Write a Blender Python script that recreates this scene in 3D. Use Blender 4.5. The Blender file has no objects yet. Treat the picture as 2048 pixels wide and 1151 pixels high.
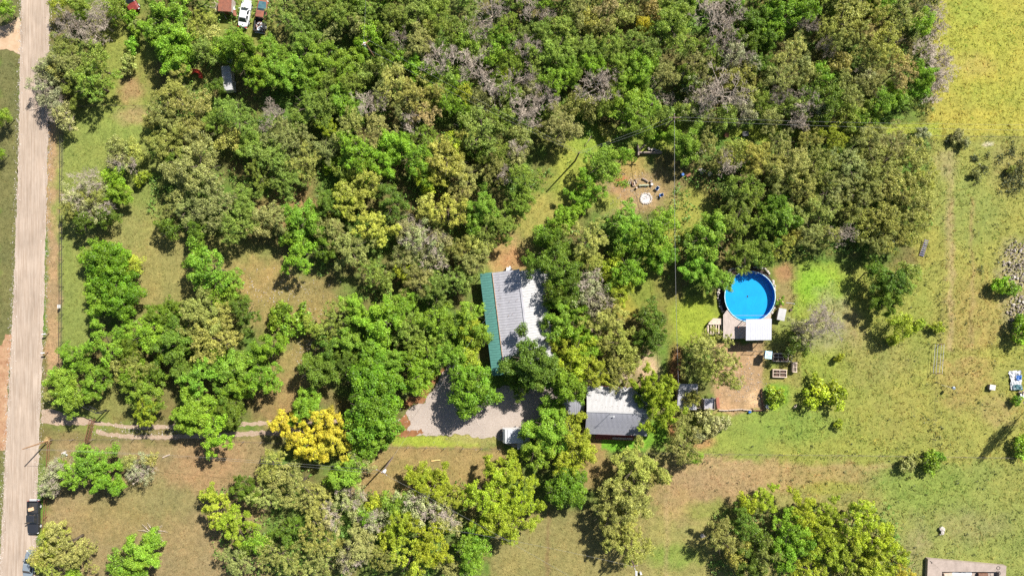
import bpy, bmesh, math, random
import numpy as np
from mathutils import Vector, Matrix
random.seed(7)
SC = bpy.context.scene
COL = SC.collection
H = 122.0                     # flying height of the camera
F = 2048 * 24 / 36            # focal length in photo pixels

# ------------------------------------------------------------------ camera
cam_d = bpy.data.cameras.new('camera')
cam_d.lens, cam_d.sensor_width, cam_d.sensor_fit = 24, 36, 'HORIZONTAL'
cam_d.clip_start, cam_d.clip_end = 1.0, 9000
cam = bpy.data.objects.new('camera', cam_d)
cam.location = (0, 0, H)
COL.objects.link(cam)
SC.camera = cam

# ------------------------------------------------------------------ sky and sun
SUN_EL, SUN_AZ = math.radians(46), math.atan2(0.68, 0.73)   # azimuth from +Y towards +X
w = bpy.data.worlds.new('World')
SC.world = w
w.use_nodes = True
nt = w.node_tree
sky = nt.nodes.new('ShaderNodeTexSky')
sky.sky_type = 'NISHITA'
sky.sun_disc = False
sky.sun_elevation = SUN_EL
sky.sun_rotation = SUN_AZ
bg = nt.nodes['Background']
bg.inputs['Strength'].default_value = 0.055
nt.links.new(sky.outputs[0], bg.inputs['Color'])
sd = bpy.data.lights.new('sun', 'SUN')
sd.energy, sd.angle, sd.color = 5.0, math.radians(0.5), (1.0, 0.965, 0.90)
sun = bpy.data.objects.new('sun', sd)
sun.rotation_euler = Vector((-math.cos(SUN_EL) * math.sin(SUN_AZ), -math.cos(SUN_EL) * math.cos(SUN_AZ), -math.sin(SUN_EL))).to_track_quat('-Z', 'Y').to_euler()
COL.objects.link(sun)
SC.view_settings.view_transform = 'Standard'
SC.view_settings.look = 'None'
SC.view_settings.exposure = 1.08
SC.view_settings.gamma = 1
SC.view_settings.use_curve_mapping = False
try:
    SC.cycles.use_denoising = False
    SC.cycles.max_bounces = 6
    SC.cycles.transparent_max_bounces = 8
    SC.cycles.diffuse_bounces = 3
except Exception:
    pass


# ------------------------------------------------------------------ helpers
def P(x, y, z=0.0):
    """The point at height z that the photo shows at pixel (x, y)."""
    return Vector(((x - 1024) * (H - z) / F, -(y - 575.5) * (H - z) / F, z))


def lin(c):
    c = c / 255
    return c / 12.92 if c <= 0.04045 else ((c + 0.055) / 1.055) ** 2.4


def S(r, g, b, k=0.5):
    return (lin(r) * k, lin(g) * k, lin(b) * k, 1)


def link(o, parent=None):
    COL.objects.link(o)
    if parent is not None:
        o.parent = parent
    return o


def tag(o, label=None, cat=None, group=None, kind=None):
    if label: o['label'] = label
    if cat: o['category'] = cat
    if group: o['group'] = group
    if kind: o['kind'] = kind
    return o


def thing(name, label, cat, loc=(0, 0, 0), rz=0.0, group=None):
    o = bpy.data.objects.new(name, None)
    o.empty_display_size = 0.5
    o.location = loc
    o.rotation_euler = (0, 0, rz)
    COL.objects.link(o)
    return tag(o, label, cat, group)


class MB:
    """Collects shapes; build() links them as one mesh object."""
    def __init__(s, off=None):
        s.v, s.f, s.m = [], [], []
        s.off = Vector(off) if off is not None else None
        s.mi = 0

    def add(s, vs, fs):
        n = len(s.v)
        for p in vs:
            p = Vector(p)
            s.v.append(p - s.off if s.off is not None else p)
        for f in fs:
            s.f.append(tuple(i + n for i in f))
            s.m.append(s.mi)
        return s

    def box(s, c, d, rz=0.0, taper=1.0, tilt=None):
        x, y, z = d[0] / 2, d[1] / 2, d[2] / 2
        vs = [(-x, -y, -z), (x, -y, -z), (x, y, -z), (-x, y, -z)]
        vs += [(a * taper, b * taper, z) for a, b, _ in vs]
        R = Matrix.Rotation(rz, 3, 'Z')
        if tilt is not None:
            R = R @ tilt
        return s.add([R @ Vector(p) + Vector(c) for p in vs], [(3, 2, 1, 0), (4, 5, 6, 7), (0, 1, 5, 4), (1, 2, 6, 5), (2, 3, 7, 6), (3, 0, 4, 7)])

    def loft(s, rings, cap0=True, cap1=True):
        n = len(rings[0])
        vs = [p for r in rings for p in r]
        fs = []
        for i in range(len(rings) - 1):
            for j in range(n):
                a, b = i * n + j, i * n + (j + 1) % n
                fs.append((a, b, b + n, a + n))
        if cap0: fs.append(tuple(range(n - 1, -1, -1)))
        if cap1: fs.append(tuple((len(rings) - 1) * n + j for j in range(n)))
        return s.add(vs, fs)

    def tube(s, pts, rad, n=6, cap=True):
        pts = [Vector(p) for p in pts]
        if not hasattr(rad, '__len__'): rad = [rad] * len(pts)
        rings = []
        ref = None
        for i, p in enumerate(pts):
            d = (pts[min(i + 1, len(pts) - 1)] - pts[max(i - 1, 0)])
            d = d.normalized() if d.length > 1e-6 else Vector((0, 0, 1))
            if ref is None:
                ref = Vector((1, 0, 0)) if abs(d.x) < 0.8 else Vector((0, 1, 0))
            u = ref - d * ref.dot(d)
            u.normalize()
            ref = u
            v = d.cross(u)
            rings.append([p + (u * math.cos(k * 2 * math.pi / n) + v * math.sin(k * 2 * math.pi / n)) * rad[i] for k in range(n)])
        return s.loft(rings, cap, cap)

    def bar(s, a, b, w_, h_):
        a, b = Vector(a), Vector(b)
        d = b - a
        u = Vector((-d.y, d.x, 0))
        u = u.normalized() * w_ / 2 if u.length > 1e-6 else Vector((w_ / 2, 0, 0))
        v = d.cross(u).normalized() * h_ / 2
        r = lambda p: [p - u - v, p + u - v, p + u + v, p - u + v]
        return s.loft([r(a), r(b)])

    def prism(s, poly, z0, z1, sc=1.0):
        cx = sum(p[0] for p in poly) / len(poly)
        cy = sum(p[1] for p in poly) / len(poly)
        return s.loft([[(p[0], p[1], z0) for p in poly], [(cx + (p[0] - cx) * sc, cy + (p[1] - cy) * sc, z1) for p in poly]])

    def quad(s, a, b, c, d):
        return s.add([a, b, c, d], [(0, 1, 2, 3)])

    def ring(s, c, r0, r1, z0, z1, n=40, a0=0.0, a1=2 * math.pi):
        full = abs(a1 - a0 - 2 * math.pi) < 1e-6
        k = n if full else n + 1
        rings = []
        for i in range(k):
            a = a0 + (a1 - a0) * i / n
            ca, sa = math.cos(a), math.sin(a)
            rings.append([(c[0] + ca * r, c[1] + sa * r, z) for r, z in ((r0, z0), (r1, z0), (r1, z1), (r0, z1))])
        if full:
            vs = [p for r in rings for p in r]
            fs = []
            for i in range(k):
                for j in range(4):
                    a, b = i * 4 + j, i * 4 + (j + 1) % 4
                    a2, b2 = ((i + 1) % k) * 4 + j, ((i + 1) % k) * 4 + (j + 1) % 4
                    fs.append((a, a2, b2, b))
            return s.add(vs, fs)
        return s.loft(rings)

    def cyl(s, c, r, h, n=12, axis='Z', r2=None):
        r2 = r if r2 is None else r2
        rings = []
        for t, rr in ((0, r), (1, r2)):
            ring = []
            for k in range(n):
                a = 2 * math.pi * k / n
                p = (rr * math.cos(a), rr * math.sin(a), t * h)
                if axis == 'X': p = (p[2] - h / 2, p[0], p[1])
                if axis == 'Y': p = (p[0], p[2] - h / 2, p[1])
                ring.append(Vector(p) + Vector(c))
            rings.append(ring)
        return s.loft(rings)

    def mesh(s, name, mats, smooth=False, fix=True):
        me = bpy.data.meshes.new(name)
        me.from_pydata([tuple(p) for p in s.v], [], s.f)
        mats = mats if isinstance(mats, (list, tuple)) else [mats]
        for m in mats: me.materials.append(m)
        if len(mats) > 1: me.polygons.foreach_set('material_index', s.m)
        if fix:
            b = bmesh.new(); b.from_mesh(me)
            bmesh.ops.recalc_face_normals(b, faces=b.faces)
            b.to_mesh(me); b.free()
        if smooth: me.polygons.foreach_set('use_smooth', [True] * len(me.polygons))
        me.update()
        return me

    def build(s, name, mats, parent=None, smooth=False, fix=True):
        return link(bpy.data.objects.new(name, s.mesh(name, mats, smooth, fix)), parent)


def copy_tree(o, parent=None):
    c = o.copy()
    COL.objects.link(c)
    c.parent = parent
    for ch in list(o.children):
        copy_tree(ch, c)
    return c


# ------------------------------------------------------------------ materials
def mat(name, col, rough=0.7, metal=0.0, spec=0.4, noise=0.0, nscale=3.0, col2=None, bump=0.0, stretch=None, coat=0.0, blotch=0.0, bscale=0.3, bstretch=(1, 1, 1)):
    m = bpy.data.materials.new(name)
    m.use_nodes = True
    t = m.node_tree
    b = t.nodes['Principled BSDF']
    b.inputs['Roughness'].default_value = rough
    b.inputs['Metallic'].default_value = metal
    b.inputs['Specular IOR Level'].default_value = spec
    if coat: b.inputs['Coat Weight'].default_value = coat
    if noise or col2 is not None or bump:
        tc = t.nodes.new('ShaderNodeTexCoord')
        mp = t.nodes.new('ShaderNodeMapping')
        if stretch: mp.inputs['Scale'].default_value = stretch
        n1 = t.nodes.new('ShaderNodeTexNoise')
        n1.inputs['Scale'].default_value = nscale
        n1.inputs['Detail'].default_value = 6
        n1.inputs['Roughness'].default_value = 0.65
        t.links.new(tc.outputs['Object'], mp.inputs[0])
        t.links.new(mp.outputs[0], n1.inputs['Vector'])
        cr = t.nodes.new('ShaderNodeValToRGB')
        c2 = col2 if col2 is not None else tuple(max(0, c * (1 - noise)) for c in col[:3]) + (1,)
        c1 = tuple(min(1, c * (1 + noise * 0.5)) for c in col[:3]) + (1,) if col2 is None else col
        cr.color_ramp.elements[0].position, cr.color_ramp.elements[1].position = 0.36, 0.64
        cr.color_ramp.elements[0].color, cr.color_ramp.elements[1].color = c2, c1
        t.links.new(n1.outputs['Fac'], cr.inputs[0])
        last = cr.outputs[0]
        if blotch:       # wider stains and wear over the fine grain
            m2 = t.nodes.new('ShaderNodeMapping'); m2.inputs['Scale'].default_value = bstretch
            n2 = t.nodes.new('ShaderNodeTexNoise')
            n2.inputs['Scale'].default_value = bscale; n2.inputs['Detail'].default_value = 7; n2.inputs['Roughness'].default_value = 0.7
            t.links.new(tc.outputs['Object'], m2.inputs[0]); t.links.new(m2.outputs[0], n2.inputs['Vector'])
            mr = t.nodes.new('ShaderNodeMapRange')
            mr.inputs['From Min'].default_value, mr.inputs['From Max'].default_value = 0.32, 0.68
            mr.inputs['To Min'].default_value, mr.inputs['To Max'].default_value = 1 - blotch, 1 + blotch * 0.4
            t.links.new(n2.outputs['Fac'], mr.inputs['Value'])
            vm = t.nodes.new('ShaderNodeVectorMath'); vm.operation = 'SCALE'
            t.links.new(last, vm.inputs[0]); t.links.new(mr.outputs[0], vm.inputs['Scale'])
            last = vm.outputs[0]
        t.links.new(last, b.inputs['Base Color'])
        if bump:
            bp = t.nodes.new('ShaderNodeBump')
            bp.inputs['Strength'].default_value = bump
            bp.inputs['Distance'].default_value = 0.05
            t.links.new(n1.outputs['Fac'], bp.inputs['Height'])
            t.links.new(bp.outputs[0], b.inputs['Normal'])
    else:
        b.inputs['Base Color'].default_value = col
    return m


def foliage_mat():
    """Leaf colour = the tree's own colour, varied leaf by leaf and clump by clump."""
    m = bpy.data.materials.new('foliage')
    m.use_nodes = True
    t = m.node_tree
    b = t.nodes['Principled BSDF']
    out = t.nodes['Material Output']
    oi = t.nodes.new('ShaderNodeObjectInfo')
    at = t.nodes.new('ShaderNodeAttribute'); at.attribute_name = 'tone'
    hs = t.nodes.new('ShaderNodeHueSaturation')
    sep = t.nodes.new('ShaderNodeSeparateColor')
    t.links.new(at.outputs['Color'], sep.inputs[0])
    mh = t.nodes.new('ShaderNodeMapRange')
    mh.inputs['To Min'].default_value, mh.inputs['To Max'].default_value = 0.487, 0.522
    mv = t.nodes.new('ShaderNodeMapRange')
    mv.inputs['To Min'].default_value, mv.inputs['To Max'].default_value = 0.3, 1.75
    t.links.new(sep.outputs[0], mh.inputs['Value'])
    t.links.new(sep.outputs[1], mv.inputs['Value'])
    t.links.new(mh.outputs[0], hs.inputs['Hue'])
    t.links.new(mv.outputs[0], hs.inputs['Value'])
    t.links.new(oi.outputs['Color'], hs.inputs['Color'])
    b.inputs['Roughness'].default_value = 0.5
    b.inputs['Specular IOR Level'].default_value = 0.3
    t.links.new(hs.outputs[0], b.inputs['Base Color'])
    tr = t.nodes.new('ShaderNodeBsdfTranslucent')
    t.links.new(hs.outputs[0], tr.inputs['Color'])
    mx = t.nodes.new('ShaderNodeMixShader'); mx.inputs[0].default_value = 0.27
    t.links.new(b.outputs[0], mx.inputs[1]); t.links.new(tr.outputs[0], mx.inputs[2])
    t.links.new(mx.outputs[0], out.inputs[0])
    return m


def attr_mat(name, fine, amp, rough=0.95, transl=0.0):
    """Colour from the mesh's own colour attribute with fine mottling on top."""
    m = bpy.data.materials.new(name)
    m.use_nodes = True
    t = m.node_tree
    b = t.nodes['Principled BSDF']
    b.inputs['Roughness'].default_value = rough
    b.inputs['Specular IOR Level'].default_value = 0.15
    at = t.nodes.new('ShaderNodeAttribute'); at.attribute_name = 'col'
    last = at.outputs['Color']
    tc = t.nodes.new('ShaderNodeTexCoord')
    for sc, am in zip(fine, amp):
        n1 = t.nodes.new('ShaderNodeTexNoise')
        n1.inputs['Scale'].default_value = sc
        n1.inputs['Detail'].default_value = 5
        n1.inputs['Roughness'].default_value = 0.7
        t.links.new(tc.outputs['Object'], n1.inputs['Vector'])
        mr = t.nodes.new('ShaderNodeMapRange')
        mr.inputs['From Min'].default_value, mr.inputs['From Max'].default_value = 0.3, 0.7
        mr.inputs['To Min'].default_value, mr.inputs['To Max'].default_value = 1 - am, 1 + am
        t.links.new(n1.outputs['Fac'], mr.inputs['Value'])
        vm = t.nodes.new('ShaderNodeVectorMath'); vm.operation = 'SCALE'
        t.links.new(last, vm.inputs[0]); t.links.new(mr.outputs[0], vm.inputs['Scale'])
        last = vm.outputs[0]
    t.links.new(last, b.inputs['Base Color'])
    if transl:
        tr = t.nodes.new('ShaderNodeBsdfTranslucent')
        t.links.new(last, tr.inputs['Color'])
        mx = t.nodes.new('ShaderNodeMixShader'); mx.inputs[0].default_value = transl
        t.links.new(b.outputs[0], mx.inputs[1]); t.links.new(tr.outputs[0], mx.inputs[2])
        t.links.new(mx.outputs[0], t.nodes['Material Output'].inputs[0])
    return m


M = {}
M['leaf'] = foliage_mat()
M['bark'] = mat('bark', (0.10, 0.075, 0.055, 1), 0.9, noise=0.5, nscale=6, bump=0.4)
M['twig'] = mat('bare_twigs', (0.47, 0.395, 0.32, 1), 0.9, col2=(0.33, 0.27, 0.215, 1), nscale=0.6)
M['ground'] = attr_mat('ground_soil_and_turf', (1.3, 6.0), (0.25, 0.45))
M['grass'] = attr_mat('grass_blades', (0.8,), (0.15,), 0.8, 0.5)
M['road'] = mat('gravel_road', S(232, 211, 191, .46), 0.95, col2=S(203, 179, 157, .46), nscale=1.2, stretch=(3.4, 0.12, 1), spec=0.1, blotch=.22, bscale=.4, bstretch=(1, .4, 1))
M['gravel'] = mat('pale_gravel', S(226, 212, 200, .47), 0.95, col2=S(204, 184, 168, .47), nscale=5, bump=0.2, spec=0.1, blotch=.16, bscale=.35)
M['drive'] = mat('tan_drive_gravel', S(222, 198, 174, .47), 0.95, col2=S(198, 168, 140, .47), nscale=4, bump=0.2, spec=0.1, blotch=.15, bscale=.4)
M['dirt'] = mat('red_dirt', S(196, 140, 98, .45), 0.95, col2=S(160, 112, 74, .45), nscale=0.8, spec=0.1)
M['galv'] = mat('galvanised_roof', (0.36, 0.35, 0.37, 1), 0.55, metal=0.0, spec=0.3, col2=(0.31, 0.30, 0.32, 1), nscale=0.8, blotch=.2, bscale=.6)
M['white_roof'] = mat('white_metal_roof', (0.37, 0.365, 0.36, 1), 0.55, col2=(0.32, 0.31, 0.305, 1), nscale=0.7, spec=0.3, blotch=.16, bscale=.8)
M['green_roof'] = mat('green_metal_roof', (0.07, 0.19, 0.16, 1), 0.5, col2=(0.06, 0.165, 0.14, 1), nscale=1.0, blotch=.22, bscale=.9)
M['rust'] = mat('rusty_sheet', (0.24, 0.085, 0.05, 1), 0.85, col2=(0.15, 0.06, 0.04, 1), nscale=1.5)
M['rust_trim'] = mat('rusty_trim', (0.33, 0.22, 0.13, 1), 0.8, noise=0.4, nscale=3)
M['wall_tan'] = mat('tan_siding', (0.42, 0.36, 0.29, 1), 0.8, noise=0.2)
M['wall_red'] = mat('red_brown_siding', (0.24, 0.055, 0.04, 1), 0.8, noise=0.25)
M['trim'] = mat('white_trim', (0.45, 0.44, 0.43, 1), 0.5, noise=0.1)
M['wood'] = mat('weathered_wood', (0.42, 0.35, 0.31, 1), 0.85, col2=(0.28, 0.23, 0.20, 1), nscale=2.0, stretch=(6, 0.8, 1))
M['pale_wood'] = mat('pale_wood', (0.50, 0.40, 0.32, 1), 0.85, col2=(0.36, 0.28, 0.22, 1), nscale=3.0)
M['old_wood'] = mat('grey_brown_logs', (0.30, 0.24, 0.20, 1), 0.9, col2=(0.16, 0.12, 0.10, 1), nscale=4)
M['soil'] = mat('bed_soil', (0.10, 0.06, 0.045, 1), 1.0, noise=0.5, nscale=8, bump=0.5)
M['steel'] = mat('black_pipe', (0.025, 0.025, 0.028, 1), 0.5, metal=0.3)
M['rust_pipe'] = mat('rust_brown_pipe', (0.17, 0.07, 0.04, 1), 0.7, noise=0.3)
M['wire'] = mat('fence_wire', (0.16, 0.14, 0.12, 1), 0.5, metal=0.6)
M['cable'] = mat('power_cable', (0.20, 0.20, 0.20, 1), 0.6, metal=0.0)
M['pole'] = mat('pole_wood', (0.15, 0.10, 0.075, 1), 0.9, noise=0.4, nscale=5)
M['brown_pole'] = mat('brown_pole_wood', (0.30, 0.17, 0.09, 1), 0.9, noise=0.3, nscale=5)
M['grey_metal'] = mat('grey_metal', (0.55, 0.55, 0.56, 1), 0.4, metal=0.2)
M['white'] = mat('white_paint', (0.52, 0.52, 0.52, 1), 0.35, spec=0.5)
M['car_white'] = mat('white_car_paint', (0.58, 0.58, 0.58, 1), 0.25, spec=0.5, coat=0.5)
M['car_black'] = mat('black_car_paint', (0.022, 0.023, 0.027, 1), 0.25, spec=0.5, coat=0.6)
M['car_grey'] = mat('silver_blue_car_paint', (0.20, 0.235, 0.265, 1), 0.25, spec=0.5, coat=0.6, metal=0.2)
M['car_red'] = mat('faded_red_paint', (0.17, 0.025, 0.02, 1), 0.5, noise=0.3, nscale=2)
M['glass'] = mat('car_glass', (0.015, 0.02, 0.025, 1), 0.08, spec=0.6)
M['tyre'] = mat('tyre_rubber', (0.02, 0.02, 0.02, 1), 0.9)
M['plastic_black'] = mat('black_plastic', (0.03, 0.03, 0.03, 1), 0.6)
M['lamp_clear'] = mat('clear_lens', (0.7, 0.7, 0.7, 1), 0.15)
M['lamp_red'] = mat('red_lens', (0.4, 0.02, 0.02, 1), 0.2)
M['tarp_blue'] = mat('blue_tarp', (0.03, 0.085, 0.105, 1), 0.5, col2=(0.06, 0.13, 0.14, 1), nscale=2)
M['blue'] = mat('blue_paint', (0.03, 0.12, 0.36, 1), 0.4)
M['blue_white'] = mat('pale_blue_panels', (0.55, 0.68, 0.74, 1), 0.4, col2=(0.16, 0.36, 0.50, 1), nscale=2)
M['red'] = mat('red_plastic', (0.55, 0.06, 0.03, 1), 0.4)
M['orange'] = mat('orange_paint', (0.50, 0.13, 0.05, 1), 0.5)
M['yellow'] = mat('yellow_plastic', (0.65, 0.45, 0.03, 1), 0.4)
M['stone'] = mat('limestone', (0.46, 0.41, 0.36, 1), 0.9, col2=(0.30, 0.26, 0.23, 1), nscale=2.5)
M['dark_stone'] = mat('shaded_limestone', (0.40, 0.34, 0.29, 1), 0.9, noise=0.4, nscale=2.5)
M['rubble'] = mat('dull_rubble', (0.36, 0.30, 0.255, 1), 0.95, col2=(0.22, 0.18, 0.15, 1), nscale=1.2)
M['litter'] = mat('dead_leaves', (0.20, 0.12, 0.06, 1), .9, col2=(0.12, 0.08, 0.045, 1), nscale=2)
M['ash'] = mat('pale_ash', (0.50, 0.46, 0.44, 1), 1.0, noise=0.35, nscale=6)
M['concrete'] = mat('tan_concrete', (0.33, 0.265, 0.225, 1), 0.9, col2=(0.27, 0.215, 0.18, 1), nscale=1.3, blotch=.2, bscale=.7)
M['shade_galv'] = mat('shade_darkened_roof', (0.245, 0.245, 0.27, 1), 0.55, spec=0.3, col2=(0.205, 0.205, 0.23, 1), nscale=0.8, blotch=.18, bscale=.6)  # grey darkened to hold shade: slope turned from the sun, lean-to under trees
M['pool_side'] = mat('dark_brown_pool_side', (0.055, 0.04, 0.034, 1), 0.6, noise=.2)
M['ring_shade'] = mat('dark_shade_brown', (0.06, 0.042, 0.034, 1), 1.0, noise=.5, nscale=6, bump=.4)  # dark brown for the painted shade around the pool
M['liner'] = mat('blue_pool_liner', (0.004, 0.30, 0.56, 1), 0.6, spec=0.2, col2=(0.004, 0.255, 0.52, 1), nscale=.5)
M['liner_wall'] = mat('blue_pool_wall_liner', (0.004, 0.14, 0.42, 1), 0.6, spec=0.2)
M['log_green'] = mat('mossy_log', (0.26, 0.28, 0.19, 1), 0.9, noise=0.3, nscale=5)
M['yellow_log'] = mat('peeled_yellow_log', (0.62, 0.42, 0.16, 1), 0.8, noise=0.3, nscale=5)
M['brown'] = mat('brown_iron', (0.16, 0.08, 0.05, 1), 0.8, noise=0.3)

# ------------------------------------------------------------------ ground, road, yard
RNG = np.random.default_rng(11)
_lat = RNG.random((256, 256))


def vnoise(x, y, sc, oct=3, ox=0.0):
    """Smooth value noise, 0..1."""
    out, amp, tot = 0, 1.0, 0
    for k in range(oct):
        u, v = x / sc + 17.3 * k + ox, y / sc + 9.1 * k - ox
        i, j = np.floor(u).astype(int), np.floor(v).astype(int)
        fu, fv = u - i, v - j
        fu, fv = fu * fu * (3 - 2 * fu), fv * fv * (3 - 2 * fv)
        g = lambda a, b: _lat[a % 256, b % 256]
        out = out + amp * ((g(i, j) * (1 - fu) + g(i + 1, j) * fu) * (1 - fv) + (g(i, j + 1) * (1 - fu) + g(i + 1, j + 1) * fu) * fv)
        tot += amp
        amp *= 0.55
        sc = sc / 2.1
    return out / tot


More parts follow.
